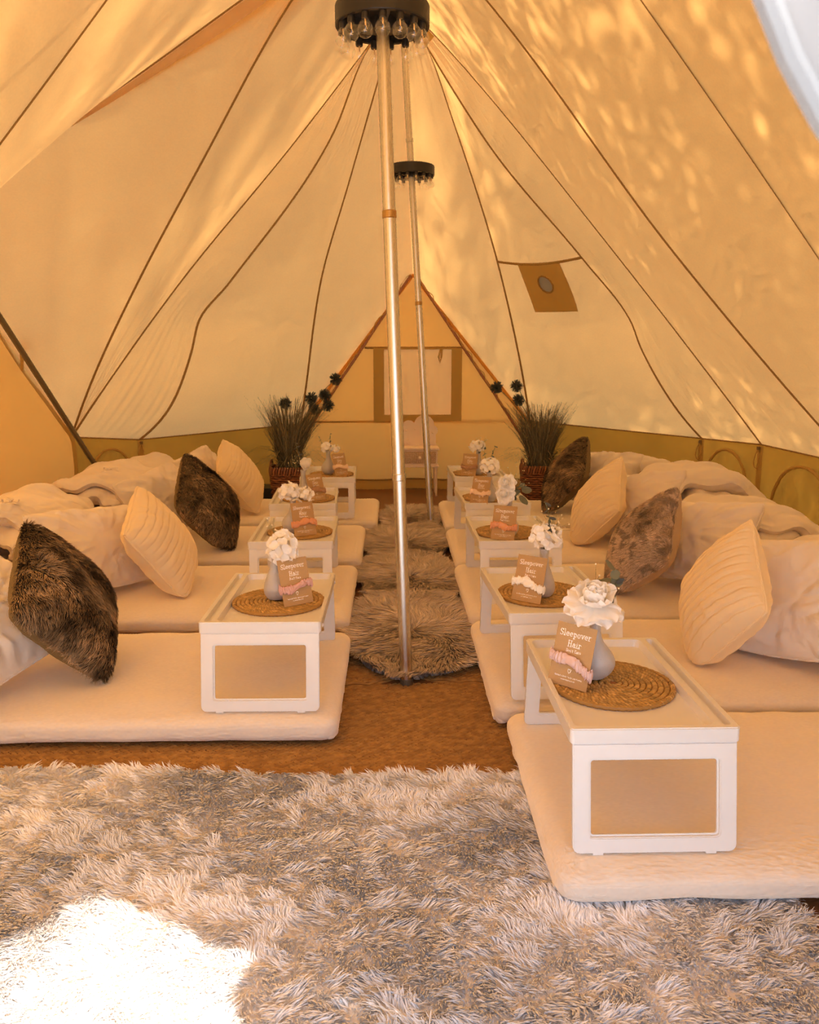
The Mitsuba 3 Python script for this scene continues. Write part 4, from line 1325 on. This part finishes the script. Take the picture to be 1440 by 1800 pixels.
def petal(w, l, cup, ruffle, seed, n=7):
    u = np.linspace(-1, 1, n)
    v = np.linspace(0, 1, n)
    U, V = np.meshgrid(u, v, indexing='ij')
    wd = w * (0.25 + 0.75 * np.sin(PI * np.clip(V * 0.80 + 0.08, 0, 1)) ** 0.8) * 0.5
    X = U * wd
    R = V * l * (1 - 0.16 * U ** 2 * V)
    Z = cup * l * (V ** 2) * 0.9 + 0.35 * cup * w * U ** 2 + ruffle * w * np.sin(U * 4 + seed) * V ** 2 * 0.5 + ruffle * w * np.cos(U * 7 + seed * 2) * V ** 3 * 0.3
    return np.stack([X, R, Z], -1)


def floret_mesh(size, seed):
    ms = []
    for i in range(4):
        P = petal(size * 0.62, size * 0.5, 0.25, 0.10, seed + i)
        ms.append(xf(grid(P), mat((0, 0, 0.0005 * i), i * PI / 2 + 0.2 * math.sin(seed + i))))
    c = trimesh.creation.icosphere(1, size * 0.05)
    ms.append(c)
    return cat(ms)


FLORET = [mikit.ply(floret_mesh(0.033, s), 'm_petal', smooth=True) for s in (1, 2, 3)]
PETAL = [mikit.ply(grid(petal(0.048, 0.050, c, 0.16, s, 9)), 'm_petal', smooth=True) for s, c in ((1, 0.75), (2, 0.55), (3, 0.30), (4, -0.05))]
PETAL_S = [mikit.ply(grid(petal(0.022, 0.030, c, 0.12, s, 7)), 'm_petal', smooth=True) for s, c in ((1, 0.4), (2, 0.1))]
_lp = petal(0.030, 0.032, 0.1, 0.02, 1, 7)
LEAF = mikit.ply(grid(_lp), 'm_leaf', smooth=True)
LEAFD = mikit.ply(grid(petal(0.016, 0.034, 0.1, 0.02, 1, 5)), 'm_leafdark', smooth=True)
LEAFB = mikit.ply(grid(petal(0.034, 0.05, 0.15, 0.04, 2, 7)), 'm_leaf', smooth=True)
CORE = mikit.ply(trimesh.creation.icosphere(2, 0.017), 'm_petal', smooth=True)


def aim(pos, d, roll=0.0, sc=1.0):
    """local z -> d"""
    d = unit(d)
    a = unit(np.cross([0.3, 0.2, 1.0] if abs(d[2]) < 0.95 else [1.0, 0, 0], d))
    b = np.cross(d, a)
    x = a * math.cos(roll) + b * math.sin(roll)
    y = np.cross(d, x)
    m = np.eye(4)
    m[:3, 0], m[:3, 1], m[:3, 2], m[:3, 3] = x * sc, y * sc, d * sc, pos
    return m


def hydrangea(k, c, rx, rz, n, seed, size=1.0):
    r = rng(seed)
    h = put('flower_head', CORE, None, k, M=mat(c) @ np.diag([rx / 0.03, rx / 0.03, rz / 0.03, 1]))
    g = PI * (3 - math.sqrt(5))
    for i in range(n):
        z = 1 - 1.72 * (i + 0.5) / n
        a = g * i + seed
        rr = math.sqrt(max(0, 1 - z * z))
        d = np.array([math.cos(a) * rr, math.sin(a) * rr, z])
        p = c + d * np.array([rx, rx, rz]) * r.uniform(0.80, 1.02)
        put('floret', FLORET[i % 3], None, h, M=aim(p, d + 0.35 * r.normal(size=3), r.uniform(0, 6), size * r.uniform(0.85, 1.15)))


def peony(k, c, s, seed, tilt=(0, -0.45, 1.0), rows=((4, 0.05, 0), (6, 0.25, 0), (7, 0.50, 0), (8, 0.80, 1), (9, 1.15, 2), (9, 1.55, 3), (7, 1.9, 3))):
    r = rng(seed)
    B = aim(c, np.array(tilt), seed)
    h = put('flower_head', CORE, None, k, M=B @ mat((0, 0, 0.012 * s)) @ np.diag([s * 0.8, s * 0.8, s, 1]))
    for cnt, open_, kind in rows:
        for i in range(cnt):
            a = 2 * PI * i / cnt + r.uniform(-0.2, 0.2) + open_ * 2
            R = np.eye(4)
            t = PI / 2 - open_ * 0.95 + r.uniform(-0.1, 0.1)
            R = rotx(t)
            sc = s * (0.72 + 0.30 * open_) * r.uniform(0.9, 1.12)
            put('petal', PETAL[kind], None, h, M=B @ mat((0, 0, 0.006 * s), a) @ mat((0, 0.004 * s + 0.004 * open_ * s, 0)) @ R @ np.diag([sc, sc, sc, 1]))


def sprig(k, p0, p1, leaves, seed, ply_leaf, sc=1.0, pairs=True, name='eucalyptus_leaf'):
    r = rng(seed)
    p0, p1 = np.array(p0, float), np.array(p1, float)
    mid = (p0 + p1) / 2 + r.normal(0, 0.006, 3)
    cv = sweep_curve([p0, mid, p1], 14)
    st = put('sprig', tube(cv, 0.0012, 5), 'm_stem', k)
    for i in range(leaves):
        t = 0.35 + 0.65 * i / max(1, leaves - 1)
        p = cv[int(t * 13)]
        for e in ((0, PI) if pairs else (0,)):
            a = i * 1.57 + e + seed
            put(name, ply_leaf, None, st, M=aim(p, [0.5 * math.cos(a), 0.5 * math.sin(a) - 0.5, 0.6], a + r.uniform(-0.5, 0.5), sc * r.uniform(0.8, 1.15) * (1.15 - 0.4 * t)))


def gypsophila(k, p0, seed, spread=0.05, n=26):
    r = rng(seed)
    ms, bs = [], []
    ball = trimesh.creation.icosphere(1, 0.0022)
    for i in range(n):
        q = np.array(p0) + r.normal(0, 1, 3) * spread * [0.6, 0.6, 0.5] + [0, 0, spread * 0.8]
        ms.append(tube(sweep_curve([p0, (np.array(p0) + q) / 2 + r.normal(0, .004, 3), q], 5), 0.0004, 3))
        bs.append(tm(ball.vertices * r.uniform(0.7, 1.3) + q, ball.faces))
    st = put('fine_stems', cat(ms), 'm_stem', k)
    put('tiny_blooms', cat(bs), 'm_gyp', st, kind='stuff')


# which tray: position, turn, place of mat (local), card and vase (world px,py of the card's foot), flowers
ROW = {'R1': 'nearest right-row tray', 'R2': 'second right-row tray', 'R3': 'third right-row tray', 'R4': 'fourth right-row tray', 'R5': 'rearmost right-row tray',
       'L1': 'nearest left-row tray', 'L2': 'second left-row tray', 'L3': 'third left-row tray', 'L4': 'rearmost left-row tray'}
TR = {  # x, y, turn, mat x, mat y, card centre x, y, card yaw (degrees, + turns the face to +x), vase offset behind the card
    'R1': (0.547, 1.854, 0.006, 0.508, 1.845, 0.411, 1.815, -43, 0.052),
    'R2': (0.517, 2.645, 0.05, 0.46, 2.62, 0.425, 2.505, -38, 0.055),
    'R3': (0.540, 3.627, 0.012, 0.52, 3.60, 0.470, 3.405, -25, 0.055),
    'R4': (0.555, 4.540, 0.03, 0.54, 4.52, 0.460, 4.285, -32, 0.055),
    'R5': (0.575, 5.52, 0.02, 0.55, 5.50, 0.500, 5.33, -28, 0.055),
    'L1': (-0.390, 2.572, -0.007, -0.375, 2.55, -0.298, 2.49, 36, 0.056),
    'L2': (-0.439, 3.637, 0.026, -0.40, 3.62, -0.382, 3.51, 30, 0.055),
    'L3': (-0.491, 4.538, 0.05, -0.45, 4.52, -0.405, 4.40, 42, 0.055),
    'L4': (-0.43, 5.50, 0.03, -0.42, 5.48, -0.335, 5.37, 40, 0.055)}
SATIN = {'R1': (0, 'mauve-pink satin scrunchie'), 'R2': (1, 'cream-white satin scrunchie'), 'R3': (2, 'coral orange satin scrunchie'), 'R4': (3, 'pale peach satin scrunchie'), 'R5': (4, 'brown satin scrunchie'),
         'L1': (5, 'dusty pink satin scrunchie'), 'L2': (2, 'coral satin scrunchie'), 'L3': (4, 'tan brown satin scrunchie'), 'L4': (3, 'pale peach satin scrunchie')}
NECK = {}
for _i, (_k, (x, y, rz, mx, my, cx, cy, cyaw, vo)) in enumerate(TR.items()):
    side = 1 if _k[0] == 'R' else -1
    tray(_k, x, y, rz, 'white plastic folding tray table, the ' + ROW[_k] + ' counted from the camera')
    zt = BEDZ[_k] + 0.230 + 0.014
    placemat(mat((x - side * 0.0195, my, zt), 0.7 * _i), _i, 'round woven rattan placemat on the ' + ROW[_k], 0.945)
    zm = zt + 0.0125
    yaw = math.radians(cyaw)
    n = np.array([math.sin(yaw), -math.cos(yaw), 0.0])        # the way the card faces
    lean = math.radians(17)
    nn = n * math.cos(lean) + np.array([0, 0, 1]) * math.sin(lean)
    Mc = pose((cx, cy, zm), nn, 0.0)
    card(Mc, 'brown kraft card with white lettering on the ' + ROW[_k])
    scrunchie(Mc, f'm_satin_{SATIN[_k][0]}', SATIN[_k][1] + ' round the card on the ' + ROW[_k], 20 + _i, {'R1': -0.28, 'R2': -0.12, 'R3': 0.0, 'L1': 0.06}.get(_k, 0.0))
    back = -n
    sidev = np.cross([0, 0, 1.0], back)
    lat = {'R1': 0.022, 'R2': 0.016, 'R3': 0.0, 'R4': 0.02, 'R5': 0.035, 'L1': -0.032, 'L2': -0.02, 'L3': -0.03, 'L4': -0.04}[_k]
    vp = np.array([cx, cy, zm]) + back * (vo + 0.030) + np.array([lat, 0, 0])
    alone('vase', VASE[_i % 2], None, 'grey-beige ceramic bud vase behind the card on the ' + ROW[_k], 'vase', 'small bulbous ceramic vases on the tray tables', M=mat(vp, 0.5 * _i))
    NECK[_k] = vp + np.array([0, 0, 0.158])


def bunch(k, label):
    t = thing('flower_bunch', label, 'flowers', 'white artificial flowers in the vases')
    nk = NECK[k]
    put('stalk', tube([nk + [0, 0, -0.035], nk + [0, 0, 0.0], nk + [0, -0.002, 0.03]], 0.003, 6), 'm_stem', t)
    return t, nk


t, nk = bunch('R1', 'big white peony with a eucalyptus sprig, in the vase nearest the camera')
peony(t, nk + [-0.012, -0.012, 0.026], 1.02, 1)
sprig(t, nk + [0.01, 0.015, 0.0], nk + [0.045, 0.02, 0.105], 4, 2, LEAF, 1.15)
sprig(t, nk + [0.01, 0.01, 0.0], nk + [0.05, 0.01, 0.075], 3, 5, LEAFD, 0.8)
gypsophila(t, nk + [0.0, 0.02, 0.04], 3, 0.035, 14)
t, nk = bunch('R2', 'white hydrangea with a dark sprig above it, on the second right-row tray')
hydrangea(t, nk + [0.0, -0.01, 0.042], 0.050, 0.040, 34, 2, 1.05)
sprig(t, nk, nk + [0.0, 0.01, 0.15], 6, 3, LEAFD, 0.8, True, 'sprig_leaf')
gypsophila(t, nk + [0.03, 0.01, 0.05], 4, 0.05, 30)
t, nk = bunch('R3', 'two small white blooms with dark leaves and gypsophila, on the third right-row tray')
for _d, _s in (((-0.012, -0.012, 0.075), 5), ((-0.02, -0.016, 0.026), 6)):
    peony(t, nk + np.array(_d), 0.60, _s, (-0.5, -0.8, 0.5))
for _d in ((0.03, 0, 0.05), (0.045, -0.005, 0.02), (0.02, 0.01, 0.085), (0.055, 0.005, 0.045)):
    put('leaf', LEAFB, None, t, M=aim(nk + np.array(_d), [0.4, -0.7, 0.4], _d[0] * 90))
sprig(t, nk, nk + [0.045, 0, 0.06], 4, 7, LEAFB, 0.7)
gypsophila(t, nk + [0.02, 0.01, 0.06], 5, 0.05, 34)
t, nk = bunch('R4', 'white hydrangea with two thin sprigs, on the fourth right-row tray')
hydrangea(t, nk + [0.0, -0.01, 0.035], 0.048, 0.042, 28, 4, 1.0)
sprig(t, nk, nk + [0.03, 0.01, 0.14], 5, 8, LEAFD, 0.6, True, 'sprig_leaf')
sprig(t, nk, nk + [-0.03, 0.01, 0.13], 4, 9, LEAFD, 0.5, True, 'sprig_leaf')
t, nk = bunch('R5', 'white hydrangea with a blue-grey leaf, on the rearmost right-row tray')
hydrangea(t, nk + [-0.012, -0.01, 0.03], 0.048, 0.036, 24, 5, 1.0)
sprig(t, nk, nk + [0.035, -0.02, 0.03], 3, 10, LEAFD, 1.0, True, 'sprig_leaf')
gypsophila(t, nk + [0.02, 0.01, 0.03], 6, 0.04, 16)
t, nk = bunch('L1', 'tall white hydrangea on the nearest left-row tray')
hydrangea(t, nk + [0.028, -0.02, 0.012], 0.045, 0.055, 40, 6, 1.1)
gypsophila(t, nk + [0.0, 0.01, 0.06], 7, 0.03, 10)
t, nk = bunch('L2', 'white hydrangea in two clusters, on the second left-row tray')
hydrangea(t, nk + [-0.015, -0.01, 0.025], 0.042, 0.040, 24, 7, 1.1)
hydrangea(t, nk + [0.055, -0.005, 0.012], 0.034, 0.034, 16, 8, 0.95)
t, nk = bunch('L3', 'white peony with a spiky leafed sprig, on the third left-row tray')
peony(t, nk + [0.01, -0.01, 0.005], 1.0, 4, (0.1, -0.35, 1.0), ((4, 0.1, 0), (5, 0.3, 0), (6, 0.55, 0), (7, 0.9, 1)))
sprig(t, nk, nk + [-0.04, 0.01, 0.15], 6, 12, LEAFD, 0.8, True, 'sprig_leaf')
gypsophila(t, nk + [-0.04, 0.0, 0.01], 8, 0.04, 20)
t, nk = bunch('L4', 'small white blooms with dark thin sprigs, on the rearmost left-row tray')
hydrangea(t, nk + [-0.005, -0.01, 0.02], 0.034, 0.026, 14, 9, 1.1)
hydrangea(t, nk + [0.05, -0.005, 0.01], 0.024, 0.020, 8, 10, 1.0)
sprig(t, nk, nk + [0.015, 0.01, 0.11], 5, 14, LEAFD, 0.5, True, 'sprig_leaf')
sprig(t, nk, nk + [-0.06, 0.01, 0.09], 4, 15, LEAFD, 0.45, True, 'sprig_leaf')

# ------------------------------------------------------------------ baskets with grass
def basket(label, c, seed, rx=0.145, ry=0.12, h=0.32):
    k = thing('basket', label, 'basket', 'dark wicker baskets at the back of the tent')
    c = np.array(c)
    a = np.linspace(0, 2 * PI, 73)
    tt_ = np.linspace(0, 2 * PI, 4001)
    xy_ = np.stack([np.sign(np.cos(tt_)) * np.abs(np.cos(tt_)) ** 0.5 * rx, np.sign(np.sin(tt_)) * np.abs(np.sin(tt_)) ** 0.5 * ry], 1)
    arc_ = np.r_[0, np.cumsum(np.linalg.norm(np.diff(xy_, axis=0), axis=1))]
    even = lambda u: np.interp(np.mod(u, 2 * PI + 1e-9), arc_ / arc_[-1] * 2 * PI, tt_)     # even steps along the outline

    def ell(t, z, s=1.0, wav=0.0, ph=0.0, m=18):
        p = 4.0
        u, t = t, even(t)
        x = np.sign(np.cos(t)) * np.abs(np.cos(t)) ** (2 / p) * rx * s
        y = np.sign(np.sin(t)) * np.abs(np.sin(t)) ** (2 / p) * ry * s
        q = 1 + wav * np.sin(u * m + ph)
        return np.stack([c[0] + x * q, c[1] + y * q, c[2] + z + 0 * t], 1)
    n = 15
    for i in range(n):
        z = 0.012 + (h - 0.075) * i / (n - 1)
        s = 0.84 + 0.13 * i / (n - 1)
        pts = ell(a, z, s, 0.045, PI * i)
        pts[:, 2] += 0.002 * np.sin(a * 9 + PI * i)
        put('wicker_strand', tube(pts, 0.0088, 6, False), 'm_wicker' if i % 3 else 'm_wickerlight', k, smooth=True)
    v = [ell(a, z, s, 0)[None] for z, s in ((0.004, 0.80), (h - 0.02, 0.92))]
    put('liner', grid(np.vstack(v)), 'm_wicker', k, smooth=True)
    bt = ell(a, 0.004, 0.82)
    put('bottom', tm(np.vstack([bt, bt.mean(0)]), [[i, i + 1, 73] for i in range(72)]), 'm_wicker', k, smooth=False)
    soil = ell(a, h - 0.05, 0.9)
    put('filling', tm(np.vstack([soil, soil.mean(0)]), [[i, i + 1, 73] for i in range(72)]), 'm_furback', k, smooth=False)
    # braided rim: slanting strands side by side
    for i in range(46):
        t0 = 2 * PI * i / 46
        tt = np.array([t0, t0 + 0.05, t0 + 0.10])
        p = np.vstack([ell(tt[:1], h - 0.062, 0.985), ell(tt[1:2], h - 0.03, 1.03), ell(tt[2:], h, 0.985)])
        put('rim_strand', tube(sweep_curve(p, 6), 0.0085, 6), 'm_wickerlight' if i % 2 else 'm_wicker', k)
    for e in (-1, 1):
        t = np.linspace(0, PI, 16)
        hp = np.stack([c[0] + e * (rx * 0.96) + 0 * t, c[1] + 0.05 * np.cos(t), c[2] + h - 0.01 + 0.05 * np.sin(t)], 1)
        put('handle', tube(hp, 0.010 + 0.0015 * np.sin(np.arange(16) * 2.0), 7), 'm_wickerlight', k)
    return c + [0, 0, h - 0.05]


def grass(label, c, seed, lean, poms, n=900, tall=0.60):
    k = thing('grass_plant', label, 'plant')
    r = rng(seed)
    V, F, C = [], [], []
    at = 0
    for i in range(n):
        a = r.uniform(0, 2 * PI)
        q = r.uniform(0, 1) ** 0.5
        base = c + [0.085 * q * math.cos(a), 0.07 * q * math.sin(a), 0]
        L = tall * r.uniform(0.45, 1.0)
        wild = r.uniform() < 0.16
        out = np.array([math.cos(a), math.sin(a), 0]) * (0.16 + 0.30 * r.uniform()) + np.array([lean, 0, 0]) * r.uniform(0, 1)
        if wild:
            out = np.array([math.cos(a), math.sin(a), 0]) * r.uniform(0.5, 0.9)
            L *= 0.8
        s = np.linspace(0, 1, 7)
        p = base + L * (np.array([0, 0, 1.0]) * (s - (0.75 if wild else 0.10) * s ** 2.4)[:, None] + out * (s ** 1.9)[:, None]) + (0.010 * np.sin(s * 5 + i) * s)[:, None] * np.array([1, 0.5, 0])
        w = 0.0043 * (1 - 0.75 * s) * r.uniform(0.7, 1.3)
        sd = unit(np.array([math.cos(a + 1.57 + r.normal(0, .5)), math.sin(a + 1.57 + r.normal(0, .5)), 0]))
        P = np.stack([p - sd * w[:, None], p + sd * w[:, None]], 1)
        V.append(P.reshape(-1, 3))
        F.append(gridfaces(7, 2) + at)
        at += 14
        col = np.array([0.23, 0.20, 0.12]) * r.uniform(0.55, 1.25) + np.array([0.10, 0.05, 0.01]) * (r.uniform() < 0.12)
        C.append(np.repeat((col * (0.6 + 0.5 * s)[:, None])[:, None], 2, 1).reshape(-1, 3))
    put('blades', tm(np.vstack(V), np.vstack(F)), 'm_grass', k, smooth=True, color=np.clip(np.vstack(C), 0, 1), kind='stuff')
    for j, p in enumerate(poms):
        p = np.array(p)
        cv = sweep_curve([c, c + (p - c) * [0.35, 0.5, 0.6], p], 12)
        st = put('flower_stem', tube(cv, 0.0025, 6), 'm_stem', k)
        rr = rng(seed + j)
        d = unit(rr.normal(size=(190, 3)))
        Vp = []
        R = 0.052
        for q in d:
            sd = unit(np.cross(q, [0.3, 0.9, 0.2])) * 0.0028
            Vp.append([p + q * 0.008 - sd, p + q * 0.008 + sd, p + q * R * rr.uniform(0.8, 1.1) + sd * 0.6, p + q * R * rr.uniform(0.8, 1.1) - sd * 0.6])
        Vp = np.array(Vp).reshape(-1, 3)
        fi = np.arange(190)[:, None] * 4
        put('pompom_flower', tm(Vp, np.vstack([fi + [0, 1, 2], fi + [0, 2, 3]])), 'm_pom', st, smooth=False, label='round spiky dark green pompom flower')


_c = basket('dark wicker basket with grass at the back, left of the far door', (-0.80, 6.30, 0.0), 1)
grass('tall artificial grass with pompom flowers in the left basket', _c, 71, 0.14, [(-0.52, 6.35, 0.86), (-0.62, 6.30, 0.84), (-0.50, 6.40, 0.78), (-0.60, 6.28, 0.76), (-0.44, 6.42, 0.98), (-0.82, 6.30, 0.80)], tall=0.66)
_c = basket('dark wicker basket with grass at the back, right of the far door', (1.16, 6.34, 0.0), 2)
grass('bushy artificial grass with pompom flowers in the right basket', _c, 72, -0.08, [(0.80, 6.30, 0.92), (0.96, 6.34, 0.93), (0.98, 6.36, 0.82)], tall=0.60)

# ------------------------------------------------------------------ white dressing table with a cloud-shaped back
_x, _y = 0.225, 6.86
tb = thing('side_table', 'small white child dressing table with a cloud-shaped back, between the tent poles', 'side table')
_cl = unary_union([Point(-0.085, 0.155).buffer(0.06), Point(0.045, 0.175).buffer(0.085), Point(0.115, 0.13).buffer(0.045), sbox(-0.145, 0.0, 0.145, 0.14)])
_cl = _cl.difference(unary_union([Point(-0.10, -0.022).buffer(0.045), Point(0.10, -0.022).buffer(0.045)]))
_m = bevel_plate(_cl.buffer(0), 0.022, 0.004)
_m.apply_transform(_up)
put('cloud_back', xf(_m, mat((_x, _y + 0.10, 0.405))), 'm_paint', tb, smooth=25)
_lp = bevel_plate(_cl.buffer(0).difference(_cl.buffer(-0.014)), 0.006, 0.002)
_lp.apply_transform(_up)
put('cloud_rim', xf(_lp, mat((_x, _y + 0.079, 0.405))), 'm_paint', tb, smooth=25)
_knob = mikit.ply(trimesh.creation.icosphere(2, 0.008), 'm_paint', smooth=True)
for _p in ((-0.11, 0.13), (-0.03, 0.14), (0.045, 0.135), (0.075, 0.19), (-0.09, 0.055), (0.06, 0.055), (0.115, 0.11)):
    put('stud', _knob, None, tb, M=mat((_x + _p[0], _y + 0.078, 0.405 + _p[1])))


def rbox(w, d, h, b=0.004):
    return bevel_plate(sbox(-w / 2, -d / 2, w / 2, d / 2), h, b)


put('table_top', xf(rbox(0.33, 0.25, 0.018), mat((_x, _y, 0.388))), 'm_paint', tb, smooth=25)
put('shelf_ledge', xf(rbox(0.30, 0.03, 0.022), mat((_x, _y + 0.10, 0.406))), 'm_paint', tb, smooth=25)
put('carcass', xf(rbox(0.30, 0.22, 0.13), mat((_x, _y, 0.258))), 'm_paint', tb, smooth=25)
put('base_board', xf(rbox(0.325, 0.245, 0.014), mat((_x, _y, 0.246))), 'm_paint', tb, smooth=25)
dw = put('drawer', xf(rbox(0.27, 0.012, 0.095, 0.002), mat((_x, _y - 0.112, 0.278))), 'm_painthole', tb, smooth=25)
_mo = []
for _i in range(-7, 8):
    for _j in range(-2, 3):
        a = 0.9 * (_i + _j)
        _mo.append(xf(lathe([(0.0001, 0), (0.007, 0), (0.007, 0.004), (0.0045, 0.004), (0.0045, 0.001)], 10), mat((_x + _i * 0.0175, _y - 0.1175, 0.325 + _j * 0.0175)) @ trimesh.transformations.rotation_matrix(PI / 2, [1, 0, 0])))
put('carved_pattern', cat(_mo), 'm_paint', dw, smooth=30, label='carved openwork ring pattern')
put('knob', xf(trimesh.creation.icosphere(2, 0.016), mat((_x, _y - 0.135, 0.325))), 'm_paint', dw, smooth=True)
for sx in (-1, 1):
    for sy in (-1, 1):
        put('leg', tube([[_x + sx * 0.137, _y + sy * 0.095, 0.25], [_x + sx * 0.137, _y + sy * 0.095, 0.2], [_x + sx * 0.142, _y + sy * 0.10, 0.0]], [0.014, 0.013, 0.009], 12), 'm_paint', tb)

# dark box on the floor left of the basket
bx_ = thing('storage_box', 'low dark box on the floor between the left basket and the cream cushion', 'box')
put('box_body', xf(rbox(0.16, 0.22, 0.13, 0.006), mat((-1.01, 6.36, 0.0))), 'm_black', bx_, smooth=25)
put('lid', xf(rbox(0.17, 0.23, 0.02, 0.005), mat((-1.01, 6.36, 0.131))), 'm_black', bx_, smooth=25)

# ------------------------------------------------------------------ the trees outside, whose leaves shade the canvas
def tree(label, base, tops, leaves, seed, size, spread, holes=0.0):
    k = thing('tree', label, 'tree')
    r = rng(seed)
    base = np.array(base, float)
    mean = np.mean(tops, 0)
    fork = base + (mean - base) * [0.35, 0.35, 0.45]
    put('trunk', tube(sweep_curve([base, (base + fork) / 2 + [0.1, 0.05, 0], fork], 12), np.linspace(0.22, 0.13, 12), 12), 'm_bark', k)
    V = []
    for q in tops:
        q = np.array(q, float)
        put('branch', tube(sweep_curve([fork, (fork + q) / 2 + r.normal(0, 0.25, 3), q], 12), np.linspace(0.09, 0.02, 12), 8), 'm_bark', k)
        n = leaves // len(tops)
        # leaves sit on twigs: clumps within clumps leave gaps the sun comes through
        tw = q + r.normal(0, 1, (n // 14, 3)) * spread
        p = np.repeat(tw, 14, 0) + r.normal(0, 1, (len(tw) * 14, 3)) * 0.16
        d = unit(r.normal(0, 1, p.shape) + [0, 0, -0.3])
        s = unit(np.cross(d, r.normal(0, 1, p.shape)))
        L = size * r.uniform(0.7, 1.3, (len(p), 1))
        V.append(np.stack([p, p + d * L * 0.5 + s * L * 0.28, p + d * L, p + d * L * 0.5 - s * L * 0.28], 1))
    V = np.vstack(V)
    f = np.arange(len(V))[:, None] * 4
    put('foliage', tm(V.reshape(-1, 3), np.vstack([f + [0, 1, 2], f + [0, 2, 3]])), 'm_foliage', k, smooth=False, kind='stuff')


_sd = unit(SUN)


def along(p, dist):
    return (np.array(p) + _sd * dist).tolist()


tree('leafy tree outside on the right whose shade falls on the canvas', (5.6, 0.2, -0.03),
     [along((1.6, 1.0, 1.7), 4.2), along((1.3, 2.4, 2.0), 4.4), along((1.7, 3.6, 1.6), 4.2), along((1.0, 4.6, 2.3), 4.6), along((1.9, 4.9, 1.3), 4.3), along((1.4, 6.0, 1.6), 4.4), along((2.0, 2.4, 1.2), 4.0)],
     26000, 81, 0.11, np.array([0.62, 0.75, 0.5]))
tree('tall leafy tree standing farther off whose soft shade falls on the left side', (3.0, -6.5, -0.03),
     [along((-1.0, 4.6, 1.9), 11.0), along((-1.5, 3.4, 1.4), 11.5), along((-0.6, 6.2, 1.6), 11.0), along((-1.6, 5.4, 1.2), 11.5)],
     2600, 82, 0.17, np.array([0.75, 0.85, 0.6]))
